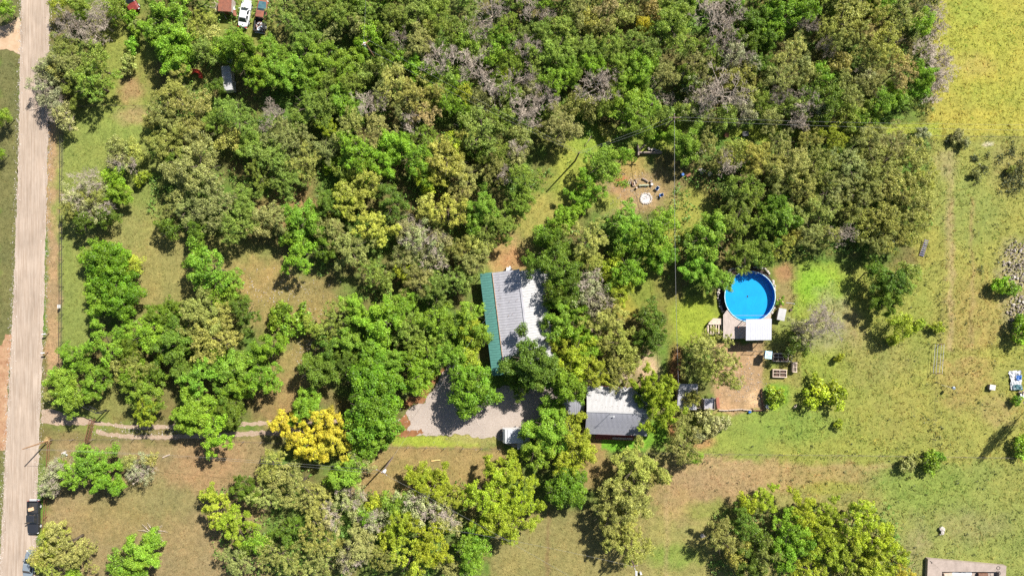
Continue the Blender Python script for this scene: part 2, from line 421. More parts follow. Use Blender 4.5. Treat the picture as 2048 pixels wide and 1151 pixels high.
# ground cover, in order: ('b', x0, y0, x1, y1, softness) boxes and ('e', x, y, rx, ry) ellipses in photo pixels, sRGB look, weight
COVER = [
    ('b', 0, -300, 36, 1500, 12, (124, 122, 70), 1),            # verge beyond the road
    ('b', 96, 240, 122, 760, 6, (190, 150, 112), .9),           # dry strip between road and fence
    ('b', 96, 860, 122, 1151, 8, (140, 128, 72), .9),
    ('b', 122, 215, 320, 520, 16, (146, 156, 68), .95),         # front lawn
    ('b', 122, 480, 175, 720, 8, (142, 152, 66), .95),
    ('e', 250, 470, 90, 60, (160, 150, 82), .7),
    ('e', 330, 560, 90, 90, (164, 150, 84), .85),
    ('e', 420, 520, 130, 60, (160, 150, 82), .8),
    ('e', 560, 600, 110, 60, (170, 148, 86), .85),
    ('e', 520, 560, 60, 40, (184, 150, 88), .6),
    ('e', 640, 640, 50, 50, (168, 142, 80), .7),
    ('e', 600, 740, 60, 90, (168, 146, 86), .8),
    ('e', 240, 150, 60, 160, (152, 158, 62), .9),               # grass lane at the top
    ('e', 262, 178, 24, 34, (178, 142, 96), .9),
    ('e', 240, 250, 80, 40, (140, 158, 66), .7),
    ('e', 270, 232, 40, 16, (178, 148, 104), .7),
    ('e', 480, 60, 90, 60, (150, 156, 62), .85),
    ('e', 420, 150, 60, 25, (152, 156, 70), .8),
    ('e', 570, 420, 60, 35, (182, 138, 92), .8),
    ('e', 220, 790, 90, 50, (148, 146, 72), .9),                # by the gate
    ('b', 125, 865, 560, 900, 10, (150, 132, 84), .7),
    ('e', 160, 850, 60, 12, (138, 144, 64), .9),
    ('b', 110, 890, 520, 1190, 20, (164, 140, 96), .95),        # dry field bottom left
    ('e', 300, 1000, 110, 40, (150, 140, 84), .8),
    ('e', 240, 1040, 80, 40, (160, 140, 84), .6),
    ('e', 420, 930, 70, 50, (178, 140, 98), .8),
    ('e', 560, 800, 60, 60, (170, 136, 86), .7),
    ('b', 690, 895, 1010, 990, 14, (174, 144, 90), .9),         # dry strip below the drive
    ('e', 840, 940, 80, 20, (158, 140, 78), .5),
    ('b', 785, 872, 960, 890, 5, (166, 182, 36), .95),          # green verge
    ('e', 950, 875, 60, 14, (178, 165, 92), .8),
    ('b', 1000, 1040, 1440, 1250, 22, (160, 146, 84), .95),     # field bottom middle
    ('e', 1190, 920, 40, 60, (178, 140, 90), .8),
    ('b', 1205, 880, 1300, 897, 5, (120, 182, 10), .95),
    ('e', 1320, 870, 40, 30, (120, 170, 20), .9),
    ('b', 1310, 905, 1900, 1250, 22, (162, 154, 82), .95),
    ('e', 1440, 950, 130, 50, (180, 146, 106), .85),
    ('e', 1380, 1000, 90, 40, (178, 142, 100), .7),
    ('e', 1420, 1020, 50, 20, (146, 158, 56), .7),
    ('e', 1620, 950, 120, 30, (182, 146, 92), 0.5),
    ('e', 1350, 1110, 60, 22, (132, 160, 48), .7),
    ('e', 1660, 975, 60, 12, (160, 166, 44), .6),
    ('b', 1770, 890, 2400, 1250, 26, (152, 160, 72), .95),      # pasture bottom right
    ('e', 1850, 970, 90, 50, (138, 160, 58), .7),
    ('e', 1900, 1060, 60, 60, (150, 156, 74), .6),
    ('e', 1830, 1100, 30, 50, (172, 148, 110), 0.43),
    ('e', 1950, 1050, 70, 30, (166, 150, 104), 0.37),
    ('e', 2030, 960, 40, 60, (164, 160, 70), .6),
    ('b', 1360, 815, 1900, 905, 14, (150, 162, 62), .95),       # lawn below the garden
    ('e', 1450, 880, 90, 16, (150, 164, 60), .7),
    ('e', 1400, 885, 26, 14, (190, 140, 92), .8),
    ('e', 1413, 868, 16, 8, (190, 148, 100), .8),
    ('b', 1560, 540, 1880, 910, 20, (158, 162, 62), .97),       # big lawn right of the pool
    ('e', 1640, 580, 60, 50, (152, 186, 22), .9),
    ('e', 1625, 560, 30, 25, (146, 192, 20), .6),
    ('e', 1660, 640, 45, 60, (164, 158, 112), .75),
    ('e', 1715, 660, 26, 40, (182, 148, 108), 0.43),
    ('e', 1590, 850, 90, 30, (134, 162, 56), .7),
    ('e', 1750, 720, 90, 40, (158, 152, 80), .6),
    ('e', 1800, 820, 70, 70, (168, 152, 76), 0.37),
    ('e', 1620, 740, 70, 50, (150, 166, 50), .6),
    ('b', 1862, 250, 2400, 920, 14, (164, 162, 68), .97),       # pasture right
    ('e', 1890, 380, 40, 90, (152, 160, 70), .7),
    ('e', 1940, 420, 60, 70, (150, 160, 72), .7),
    ('e', 1960, 300, 70, 30, (158, 160, 70), .7),
    ('e', 1890, 330, 24, 26, (178, 156, 120), 0.43),
    ('e', 1950, 640, 60, 90, (182, 150, 84), 0.5),
    ('e', 1930, 760, 50, 60, (184, 146, 88), 0.46),
    ('e', 2000, 820, 40, 30, (182, 148, 100), 0.43),
    ('e', 2010, 700, 50, 16, (160, 164, 60), .6),
    ('e', 2025, 340, 40, 50, (160, 142, 92), 0.37),
    ('e', 2030, 530, 34, 50, (176, 158, 136), 0.53),
    ('e', 2035, 625, 30, 40, (172, 156, 130), 0.5),
    ('e', 1850, 480, 26, 60, (166, 160, 62), .7),
    ('e', 1976, 289, 11, 4, (222, 210, 190), .9),
    ('b', 1872, -300, 2400, 262, 18, (184, 176, 54), .97),      # yellow pasture top right
    ('e', 1960, 60, 90, 60, (176, 178, 52), .7),
    ('e', 1950, 130, 40, 20, (196, 168, 92), 0.37),
    ('e', 2000, 190, 70, 30, (168, 174, 54), .6),
    ('e', 1900, 220, 60, 30, (190, 172, 62), 0.37),
    ('e', 1940, 20, 40, 30, (150, 170, 50), .4),
    ('b', 1943, 395, 1945, 720, 5, (176, 150, 96), .55), ('b', 1962, 395, 1964, 560, 4, (140, 150, 56), .5), ('b', 1899, 400, 1905, 700, 6, (186, 160, 112), .6),
    ('b', 1893, 330, 1900, 560, 7, (176, 158, 104), .5), ('b', 1886, 700, 2048, 712, 8, (166, 166, 66), .5), ('b', 1330, 1000, 1334, 1151, 5, (186, 160, 112), .4),
    ('b', 1095, 1010, 1098, 1151, 4, (150, 118, 78), .6), ('b', 1330, 930, 1800, 934, 7, (186, 158, 104), .4),
    ('b', 1600, 248, 1880, 268, 8, (168, 176, 48), .95),
    ('e', 1520, 268, 70, 14, (164, 178, 40), .95),
    ('e', 1150, 340, 50, 80, (166, 172, 54), .95),              # glade
    ('e', 1190, 285, 45, 30, (152, 176, 44), .95),
    ('e', 1080, 430, 60, 40, (176, 164, 74), .95),
    ('e', 1010, 500, 45, 50, (190, 156, 96), .95),
    ('e', 1030, 520, 30, 20, (196, 142, 96), .7),
    ('e', 1320, 270, 60, 30, (158, 176, 44), .9),
    ('e', 1265, 380, 75, 50, (180, 148, 104), .97),              # fire pit clearing
    ('e', 1242, 362, 16, 14, (200, 112, 70), .8),
    ('e', 1240, 395, 24, 20, (196, 146, 100), .6),
    ('e', 1262, 325, 26, 30, (184, 156, 84), .9),
    ('e', 1215, 405, 30, 16, (160, 168, 56), .8),
    ('e', 1390, 420, 50, 45, (170, 168, 62), .9),
    ('e', 1345, 470, 26, 40, (168, 168, 50), .9),
    ('e', 1400, 640, 60, 55, (160, 176, 30), .97),              # lawn left of the pool
    ('e', 1245, 610, 26, 24, (178, 166, 44), .9),
    ('e', 1300, 560, 50, 70, (150, 152, 50), .6),
    ('b', 1435, 690, 1530, 822, 8, (192, 152, 114), .97),        # chicken yard soil
    ('e', 1512, 800, 16, 18, (228, 184, 138), .95),
    ('b', 1530, 690, 1600, 770, 8, (158, 150, 72), .9),
    ('e', 1548, 725, 14, 14, (140, 160, 60), .6),
    ('e', 1555, 795, 22, 24, (128, 180, 24), .9),
    ('e', 1572, 590, 18, 55, (160, 138, 86), .9),
    ('e', 1570, 540, 20, 20, (176, 128, 88), .8),
    ('e', 1570, 640, 18, 20, (140, 158, 70), .6),
    ('e', 1290, 740, 26, 30, (222, 186, 152), .85),
    ('e', 1250, 752, 12, 16, (226, 192, 170), .8),
    ('e', 1352, 730, 16, 40, (160, 96, 66), .8),
    ('e', 1345, 850, 12, 26, (178, 104, 74), .8),
    ('e', 1190, 640, 16, 26, (200, 176, 156), .8),
    ('e', 690, 165, 22, 16, (170, 172, 60), .8),
    ('e', 1560, 265, 40, 14, (160, 176, 40), .8),
]


def ground_color(px, py, seed=0.0):
    n1, n2 = vnoise(px, py, 26, 4, 3.1), vnoise(px, py, 26, 4, 41.7)
    wx, wy = (n1 - 0.5) * 46, (n2 - 0.5) * 46
    n3 = vnoise(px, py, 60, 4, 7.7)
    L = lambda c: np.array([lin(v) for v in c])
    t = np.clip((n3 - 0.35) / 0.3, 0, 1)[:, None]
    c = L((134, 122, 68)) * (1 - t) + L((108, 140, 44)) * t         # woodland floor: litter and low green
    q = vnoise(px, py, 9, 3, 90.0)[:, None]
    for e in COVER:
        if e[0] == 'b':
            _, x0, y0, x1, y1, so, col, a = e
            k = min(1.0, so / 14)
            dx = np.maximum(np.maximum(x0 - px - wx * k, px + wx * k - x1), 0)
            dy = np.maximum(np.maximum(y0 - py - wy * k, py + wy * k - y1), 0)
            wt = np.clip(1 - np.hypot(dx, dy) / so, 0, 1)
        else:
            _, x, y, rx, ry, col, a = e
            k = min(1.0, min(rx, ry) / 40)
            d = np.hypot((px - x + wx * k) / rx, (py - y + wy * k) / ry)
            wt = np.clip((1.38 - d) / 0.76, 0, 1)
        wt = (wt * a)[:, None]
        wt = np.clip(wt + (q - 0.5) * 0.9 * wt * (1 - wt) * 4 * 0.5, 0, 1)
        c = c * (1 - wt) + L(col) * wt
    # broad patchiness: drier and greener spots
    g = (vnoise(px, py, 34, 4, 120.0) - 0.5)[:, None]
    c = c * (1 + g * np.array([0.30, 0.15, 0.05]))
    g2 = (vnoise(px, py, 12, 3, 55.0) - 0.5)[:, None]
    c = c * (1 + g2 * np.array([0.36, 0.3, 0.4]))
    g_ = c.mean(1, keepdims=True)
    return np.clip((c * 0.84 + g_ * 0.16) * np.array([0.54, 0.545, 0.48]), 0.004, 0.8)


def road_x(py):
    yl, xl = [-400, 0, 300, 600, 900, 1151, 1600], [49, 42, 37, 27, 11, -1, -25]
    yr, xr = [-400, 0, 300, 600, 800, 1000, 1151, 1600], [103, 99, 96, 88, 82, 74, 70, 56]
    return np.interp(py, yl, xl), np.interp(py, yr, xr)


def make_ground():
    def axis(a, b, st):
        fine = np.arange(a, b + st, st)
        far = [4, 10, 25, 60, 150, 400, 1000, 2500, 5000]
        return np.concatenate([[a - f for f in far[::-1]], fine, [fine[-1] + f for f in far]])
    xs, ys = axis(-94, 94, 0.36), axis(-54, 54, 0.36)
    X, Y = np.meshgrid(xs, ys)
    nx, ny = len(xs), len(ys)
    X, Y = X.ravel(), Y.ravel()
    px, py = X * F / H + 1024, 575.5 - Y * F / H
    Z = -0.05 * vnoise(px, py, 14, 3, 70.0) - 0.002
    idx = np.arange(nx * ny).reshape(ny, nx)
    faces = np.stack([idx[:-1, :-1], idx[:-1, 1:], idx[1:, 1:], idx[1:, :-1]], -1).reshape(-1, 4)
    me = bpy.data.meshes.new('ground')
    me.vertices.add(nx * ny)
    me.vertices.foreach_set('co', np.stack([X, Y, Z], -1).ravel())
    me.loops.add(faces.size); me.loops.foreach_set('vertex_index', faces.ravel())
    me.polygons.add(len(faces)); me.polygons.foreach_set('loop_start', np.arange(0, faces.size, 4))
    me.update(calc_edges=True)
    col = np.ones((nx * ny, 4)); col[:, :3] = ground_color(px, py)
    at = me.color_attributes.new('col', 'FLOAT_COLOR', 'POINT')
    at.data.foreach_set('color', col.ravel())
    me.materials.append(M['ground'])
    me.polygons.foreach_set('use_smooth', [True] * len(faces))
    tag(link(bpy.data.objects.new('ground', me)), kind='structure')


make_ground()


def densify(poly, step, jit, rnd):
    out = []
    for i, a in enumerate(poly):
        b = poly[(i + 1) % len(poly)]
        d = (b - a).length
        n = max(1, int(d / step))
        for k in range(n):
            p = a.lerp(b, k / n)
            out.append((p.x + rnd.uniform(-jit, jit), p.y + rnd.uniform(-jit, jit)))
    return out


def sheet(name, poly_px, z, material, step=0.5, jit=0.18, seed=1):
    rnd = random.Random(seed)
    pts = densify([P(*p) for p in poly_px], step, jit, rnd)
    b = bmesh.new()
    f = b.faces.new([b.verts.new((x, y, z)) for x, y in pts])
    if f.normal.z < 0: f.normal_flip()
    bmesh.ops.triangulate(b, faces=[f])
    bmesh.ops.recalc_face_normals(b, faces=b.faces)
    me = bpy.data.meshes.new(name); b.to_mesh(me); b.free()
    if me.polygons[0].normal.z < 0: me.flip_normals()
    me.materials.append(material)
    return tag(link(bpy.data.objects.new(name, me)), kind='structure')


_ys = list(range(-400, 1601, 40))
sheet('road', [(float(road_x(y)[0]), y) for y in _ys] + [(float(road_x(y)[1]), y) for y in _ys[::-1]], 0.016, M['road'], 0.6, 0.13, 3)
sheet('dirt_turnout', [(45, 50), (41, 110), (30, 104), (12, 99), (-60, 101), (-60, 64), (-5, 56), (22, 46), (38, 34)], 0.008, mat('orange_sand', S(238, 208, 172, .47), 0.95, col2=S(222, 184, 146, .47), nscale=0.8), 0.4, 0.12, 4)
sheet('dirt_shoulder', [(24, 668), (16, 770), (14, 900), (-70, 905), (-70, 700), (2, 690), (12, 668)], 0.008, mat('shoulder_sand', S(222, 180, 140, .47), 0.95, col2=S(190, 140, 104, .47), nscale=0.8), 0.4, 0.14, 5)
sheet('driveway', [(84, 818), (104, 818), (150, 832), (200, 842), (250, 849), (330, 849), (420, 846), (500, 843), (560, 838), (640, 838), (720, 836), (800, 838), (800, 846), (700, 846), (600, 847), (520, 850), (420, 854), (330, 857), (262, 857), (225, 852), (180, 848), (140, 851), (112, 849), (82, 846)], 0.006, M['drive'], 0.4, 0.16, 6)
sheet('driveway_track', [(196, 856), (215, 864), (262, 868), (330, 870), (420, 866), (500, 861), (600, 858), (700, 857), (800, 856), (800, 866), (700, 867), (600, 868), (500, 871), (420, 876), (330, 878), (255, 876), (212, 872), (190, 866)], 0.006, M['drive'], 0.4, 0.16, 7)
sheet('gravel_yard', [(790, 872), (792, 862), (814, 862), (822, 845), (812, 825), (826, 808), (846, 808), (858, 790), (874, 770), (884, 748), (894, 730), (905, 722), (920, 740), (960, 790), (1010, 770), (1080, 770), (1170, 790), (1170, 840), (1120, 850), (1060, 852), (1062, 892), (1030, 893), (1004, 886), (988, 872), (960, 876), (928, 867), (890, 870), (840, 869)], 0.006, M['gravel'], 0.45, 0.25, 8)
sheet('dirt_drive', [(776, 862), (800, 838), (812, 828), (822, 846), (813, 860), (842, 858), (850, 864), (820, 873), (792, 874)], 0.011, M['dirt'], 0.4, 0.18, 9)
sheet('dirt_path', [(800, 812), (812, 800), (850, 770), (876, 744), (888, 728), (896, 728), (878, 752), (862, 778), (846, 806), (828, 806), (812, 818)], 0.012, M['dirt'], 0.4, 0.18, 10)


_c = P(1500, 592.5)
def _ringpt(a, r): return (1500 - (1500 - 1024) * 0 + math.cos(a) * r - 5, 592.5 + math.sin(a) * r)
sheet('pool_shade_ring', [_ringpt(math.radians(a), 60) for a in range(140, 330, 8)] + [_ringpt(math.radians(a), 45) for a in range(326, 136, -8)], 0.009, M['ring_shade'], .4, .12, 14)  # dark sheet standing in for the shade between pool wall and stones


# ------------------------------------------------------------------ grass tufts (one uncountable mass)
def in_poly(x, y, poly):
    r = np.zeros(len(x), bool)
    n = len(poly)
    for i in range(n):
        (x0, y0), (x1, y1) = poly[i], poly[(i + 1) % n]
        c = ((y0 > y) != (y1 > y)) & (x < (x1 - x0) * (y - y0) / (y1 - y0 + 1e-9) + x0)
        r ^= c
    return r


BARE = [  # no grass here: buildings, pool, yard, road sheets (photo pixels)
    [(955, 535), (1100, 530), (1100, 770), (955, 770)], [(1120, 765), (1300, 765), (1300, 885), (1120, 885)],
    [(1350, 762), (1436, 762), (1436, 822), (1350, 822)], [(1435, 530), (1575, 530), (1575, 682), (1415, 682)],
    [(790, 872), (814, 808), (905, 722), (960, 790), (1170, 770), (1170, 840), (1050, 890), (1000, 872), (930, 862)],
    [(1850, 1112), (2016, 1128), (2016, 1300), (1850, 1300)], [(1442, 695), (1528, 695), (1528, 818), (1442, 818)],
    [(1230, 358), (1325, 358), (1325, 412), (1230, 412)], [(100, 818), (210, 840), (780, 836), (800, 875), (250, 880), (80, 848)],
    [(45, 40), (41, 110), (-60, 101), (-60, 60)],
]


def make_grass():
    n = 200000
    px, py = RNG.uniform(-30, 2080, n), RNG.uniform(-30, 1185, n)
    xl, xr = road_x(py)
    keep = (px < xl - RNG.uniform(-3, 3, n)) | (px > xr + RNG.uniform(-5, 3, n))
    for b in BARE: keep &= ~in_poly(px, py, b)
    keep &= ~((px > 96) & (px < 120) & (RNG.random(n) < 0.6))
    dens = 0.45 + 0.55 * np.clip((vnoise(px, py, 30, 4, 33.0) - 0.3) / 0.4, 0, 1)
    keep &= RNG.random(n) < dens
    px, py = px[keep], py[keep]
    n = len(px)
    c = ground_color(px, py)
    X, Y = (px - 1024) * H / F, -(py - 575.5) * H / F
    pasture = ((px > 1560) & (py < 1300)).astype(float)
    sz = (0.08 + 0.03 * pasture) * RNG.uniform(0.5, 1.7, n) * (1 + 0.9 * pasture * (RNG.random(n) < 0.05))
    K = 3
    V = np.zeros((n, K, 3, 3)); C = np.ones((n, K, 3, 4))
    tint = RNG.uniform(1.05, 2.05, (n, 1)) * np.array([[1, 1, 1]]) * (1 + (RNG.random((n, 1)) - 0.5) * np.array([[0.5, 0.1, 0.2]]))
    for k in range(K):
        a = RNG.uniform(0, 2 * np.pi, n)
        wdt, hgt = sz * RNG.uniform(0.35, 0.8, n), sz * RNG.uniform(0.2, 0.8, n)
        lx, ly = RNG.normal(0, 1.1, n) * sz, RNG.normal(0, 1.1, n) * sz
        ox, oy = RNG.normal(0, 0.6, n) * sz, RNG.normal(0, 0.6, n) * sz
        bx, by = X + ox, Y + oy
        ca, sa = np.cos(a) * wdt, np.sin(a) * wdt
        V[:, k, 0] = np.stack([bx - ca, by - sa, np.full(n, -0.03)], -1)
        V[:, k, 1] = np.stack([bx + ca, by + sa, np.full(n, -0.03)], -1)
        V[:, k, 2] = np.stack([bx + lx, by + ly, hgt], -1)
        C[:, k, :, :3] = (c * tint * RNG.uniform(0.8, 1.2, (n, 1)))[:, None, :]
    V, C = V.reshape(-1, 3), C.reshape(-1, 4)
    m = len(V) // 3
    me = bpy.data.meshes.new('grass')
    me.vertices.add(len(V)); me.vertices.foreach_set('co', V.ravel())
    me.loops.add(len(V)); me.loops.foreach_set('vertex_index', np.arange(len(V)))
    me.polygons.add(m); me.polygons.foreach_set('loop_start', np.arange(0, len(V), 3))
    me.update(calc_edges=True)
    at = me.color_attributes.new('col', 'FLOAT_COLOR', 'POINT')
    at.data.foreach_set('color', np.clip(C, 0, 1).ravel())
    me.materials.append(M['grass'])
    tag(link(bpy.data.objects.new('grass', me)), kind='stuff')


make_grass()


def make_pebbles():
    g = np.random.default_rng(51)
    n = 5200
    py = g.uniform(-20, 1170, n)
    xl, xr = road_x(py)
    px = np.where(g.random(n) < .5, xl + g.normal(0, 3.5, n), xr + g.normal(0, 4.5, n))
    k = 1800                              # the rest lies on the yard, the drive and the bare clearings
    for i, (x, y, rx, ry) in enumerate(((900, 840, 90, 30), (300, 860, 120, 14), (1270, 380, 50, 30), (1490, 770, 36, 40), (560, 580, 80, 40), (620, 690, 30, 60))):
        m = k // 6
        px[i * m:(i + 1) * m] = g.normal(x, rx * .6, m); py[i * m:(i + 1) * m] = g.normal(y, ry * .6, m)
    X, Y = (px - 1024) * H / F, -(py - 575.5) * H / F
    s = g.uniform(.03, .10, n) * g.uniform(.6, 1.3, n)
    base = np.array([(1, 0, 0), (0, 1, 0), (-1, 0, 0), (0, -1, 0), (0, 0, .8)])
    V = base[None] * s[:, None, None] * g.uniform(.6, 1.4, (n, 5, 1)) + np.stack([X, Y, np.full(n, .015)], -1)[:, None]
    fs = np.array([(0, 1, 4), (1, 2, 4), (2, 3, 4), (3, 0, 4)])
    Fc = (np.arange(n)[:, None, None] * 5 + fs[None]).reshape(-1, 3)
    me = bpy.data.meshes.new('pebbles')
    me.from_pydata(V.reshape(-1, 3).tolist(), [], Fc.tolist())
    me.materials.append(M['stone'])
    tag(link(bpy.data.objects.new('pebbles', me)), kind='stuff')


make_pebbles()

# ------------------------------------------------------------------ trees and shrubs
def leaf_cloud(name, cen, crad, nleaf, ls, seed, flat=0.8, upb=0.35, shell=0.55, lobe=None):
    """One crown: leaves on and inside clumps at the given centres; every leaf a small folded-free rhomb with its own tone."""
    g = np.random.default_rng(seed)
    nc = len(cen)
    k = np.repeat(np.arange(nc), nleaf)
    n = len(k)
    d = g.normal(size=(n, 3)); d /= np.linalg.norm(d, axis=1)[:, None]
    d[:, 2] = np.where((d[:, 2] < -0.15) & (g.random(n) < 0.6), -d[:, 2], d[:, 2])
    r = crad[k] * (shell + (1.08 - shell) * g.random(n) ** 0.6)
    r = np.where(g.random(n) < 0.13, r * g.uniform(1.0, 1.45, n), r)
    el, an = g.uniform(0.72, 1.4, nc), g.uniform(0, 3.1416, nc)
    ca, sa, e1 = np.cos(an)[k], np.sin(an)[k], el[k]
    u, v = (d[:, 0] * ca + d[:, 1] * sa) * e1, (-d[:, 0] * sa + d[:, 1] * ca) / e1
    dd = np.stack([u * ca - v * sa, u * sa + v * ca, d[:, 2] * flat], -1)
    p = cen[k] + dd * r[:, None]
    nor = d * 0.75 + g.normal(size=(n, 3)) * 0.55 + np.array([0, 0, upb])
    nor /= np.linalg.norm(nor, axis=1)[:, None]
    t = np.cross(nor, g.normal(size=(n, 3))); t /= np.linalg.norm(t, axis=1)[:, None]
    b = np.cross(nor, t)
    s = ls * g.uniform(0.6, 1.35, n)
    a1, a2 = (t * s[:, None]), (b * (s * g.uniform(0.5, 0.8, n))[:, None])
    V = np.stack([p - a1, p - a2 * 0.9 , p + a1, p + a2], 1).reshape(-1, 3)
    me = bpy.data.meshes.new(name)
    me.vertices.add(4 * n); me.vertices.foreach_set('co', V.ravel())
    me.loops.add(4 * n); me.loops.foreach_set('vertex_index', np.arange(4 * n))
    me.polygons.add(n); me.polygons.foreach_set('loop_start', np.arange(0, 4 * n, 4))
    me.update(calc_edges=True)
    ct = g.random((nc, 2))
    if lobe is not None:
        ct = ct * 0.5 + g.random((lobe.max() + 1, 2))[lobe] * 0.5
    tone = np.ones((n, 4))
    tone[:, 0] = np.clip(ct[k, 0] * 0.6 + g.random(n) * 0.4, 0, 1)
    tone[:, 1] = np.clip(ct[k, 1] * 0.4 + g.random(n) * 0.6, 0, 1)
    at = me.color_attributes.new('tone', 'FLOAT_COLOR', 'POINT')
    at.data.foreach_set('color', np.repeat(tone, 4, 0).ravel())
    me.materials.append(M['leaf'])
    return me


def crown_centres(R, h, ncl, cr, zlo, rag, seed):
    g = np.random.default_rng(seed)
    ph = g.uniform(0, 6.28, 4); am = g.uniform(0.3, 1, 4) * rag
    out, rad = [], []
    zc = zlo + (h - zlo) * 0.42
    tries = 0
    while len(out) < ncl and tries < 6000:
        tries += 1
        cz = g.uniform(-0.55, 1)
        th = g.uniform(0, 6.283)
        sh = math.sqrt(1 - cz * cz)
        q = g.random() ** 0.33
        lob = 1 + sum(am[i] * math.sin((i + 1.6) * th + ph[i]) for i in range(4)) * 0.3
        c = cr * g.uniform(0.7, 1.25)
        rr = (R - c * 0.85) * q * lob
        z = zc + cz * q * ((h - zc) if cz > 0 else (zc - zlo)) * 0.85 - (c * 0.3 if cz > 0 else 0)
        p = np.array([rr * sh * math.cos(th), rr * sh * math.sin(th), z])
        if any(np.linalg.norm((p - o) * np.array([1, 1, 1.2])) < 0.66 * (c + ra) for o, ra in zip(out, rad)):
            if tries < 3000: continue
        out.append(p); rad.append(c)
    return np.array(out), np.array(rad)


def trunk_mesh(name, h, R, seed, r0=0.22, nl=5, zs=0.3, top=0.8):
    rnd = random.Random(seed)
    mb = MB()
    lean = Vector((rnd.uniform(-.06, .06) * h, rnd.uniform(-.06, .06) * h, 0))
    def at(t): return lean * t * t + Vector((0, 0, h * t))
    mb.tube([at(0) - Vector((0, 0, .15)), at(.12), at(.4), at(top)], [r0 * 1.35, r0, r0 * .8, r0 * .25], 7)
    for i in range(nl):
        t = rnd.uniform(zs, 0.62)
        a = i * 6.283 / nl + rnd.uniform(-.4, .4)
        L = R * rnd.uniform(0.55, 0.85)
        p0 = at(t)
        u = Vector((math.cos(a), math.sin(a), 0))
        p1 = p0 + u * L * .5 + Vector((0, 0, h * rnd.uniform(.05, .12)))
        p2 = p0 + u * L + Vector((rnd.uniform(-.3, .3), rnd.uniform(-.3, .3), h * rnd.uniform(.12, .28)))
        mb.tube([p0, p1, p2], [r0 * .5, r0 * .32, r0 * .1], 5)
        for s in (-1, 1):
            q = p1 + Matrix.Rotation(s * rnd.uniform(.5, .9), 3, 'Z') @ u * L * .45 + Vector((0, 0, h * rnd.uniform(.08, .2)))
            mb.tube([p1, q], [r0 * .25, r0 * .07], 4, False)
    return mb.mesh(name, M['bark'], True, False)


def bare_mesh(name, R, h, seed, levels=4, nmain=7, fine=1.0, r0=0.2):
    """Leafless crown: limbs that fork down to twigs."""
    rnd = random.Random(seed)
    mb = MB()
    mb.tube([(0, 0, -.15), (0, 0, h * .18), (0, 0, h * .34)], [r0 * 1.2, r0, r0 * .8], 6)
    def grow(p, d, L, r, lv):
        n = 3 if lv < 2 else 2
        pts, q, dd = [p], Vector(p), Vector(d)
        for i in range(n):
            dd = (dd + Vector((rnd.uniform(-.35, .35), rnd.uniform(-.35, .35), rnd.uniform(-.15, .22)))).normalized()
            q = q + dd * L / n
            pts.append(q)
        mb.tube(pts, [r * (1 - .65 * i / n) for i in range(n + 1)], 4 if lv < 2 else 3, False)
        if lv >= levels: return
        kids = rnd.choice((3, 4)) if lv < levels - 1 else rnd.choice((4, 5))
        for i in range(kids):
            s = rnd.uniform(.3, 1)
            k = min(int(s * n), n - 1)
            base = pts[k].lerp(pts[k + 1], s * n - k)
            v = Vector((rnd.gauss(0, 1), rnd.gauss(0, 1), rnd.gauss(0.15, .5))).normalized()
            grow(base, (dd * .75 + v * .85).normalized(), L * rnd.uniform(.48, .72), max(r * .45, .022), lv + 1)
    for i in range(nmain):
        a = i * 6.283 / nmain + rnd.uniform(-.3, .3)
        el = rnd.uniform(.25, 1.1)
        d = Vector((math.cos(a) * math.cos(el), math.sin(a) * math.cos(el), math.sin(el)))
        grow(Vector((0, 0, h * rnd.uniform(.2, .36))), d, R * rnd.uniform(.5, .68), r0 * .5, 1)
    rr = sorted(math.hypot(q.x, q.y) for q in mb.v)
    kx, kz = R / rr[int(len(rr) * .93)], h / max(q.z for q in mb.v)
    mb.v = [Vector((q.x * kx, q.y * kx, q.z * kz)) for q in mb.v]
    return mb.mesh(name, M['twig'], False, False)


def lobed_centres(R, h, nl, lr, nsub, sr, zlo, rag, seed):
    """Big lobes set round the limbs, each carrying small clumps on its upper and outer side."""
    lc, lrad = crown_centres(R, h, nl, lr, zlo, rag, seed)
    g = np.random.default_rng(seed + 3)
    cen, rad, lob = [], [], []
    for i, (c, r) in enumerate(zip(lc, lrad)):
        el, an = g.uniform(.75, 1.35), g.uniform(0, 3.14)
        for k in range(int(nsub * (r / lr) ** 1.5) + 1):
            d = g.normal(size=3); d /= np.linalg.norm(d)
            if d[2] < -.2: d[2] = -d[2]
            u, v = (d[0] * math.cos(an) + d[1] * math.sin(an)) * el, (-d[0] * math.sin(an) + d[1] * math.cos(an)) / el
            d = np.array([u * math.cos(an) - v * math.sin(an), u * math.sin(an) + v * math.cos(an), d[2] * .85])
            cen.append(c + d * r * g.uniform(.35, .95)); rad.append(sr * g.uniform(.65, 1.4)); lob.append(i)
    return np.array(cen), np.array(rad), np.array(lob)


FORMS = {}
def lobed(key, n, R, h, nl, lr, nsub, sr, zlo, rag, nleaf, ls, flat=.85, upb=.3, shell=.35, r0=.22):
    FORMS[key] = []
    for i in range(n):
        sd_ = sum(ord(c) * 17 ** j for j, c in enumerate(key)) % 1000 + i * 29
        f = 1 + .25 * math.sin(i * 2.4)
        cen, rad, lob = lobed_centres(R, h, max(8, round(nl / f ** 1.6)), lr * f, nsub, sr, zlo, rag, sd_)
        FORMS[key].append((leaf_cloud('crown_leaves', cen, rad, nleaf, ls, sd_ + 5, flat, upb, shell, lob), trunk_mesh('trunk_wood', h, R, sd_, r0), R, h))


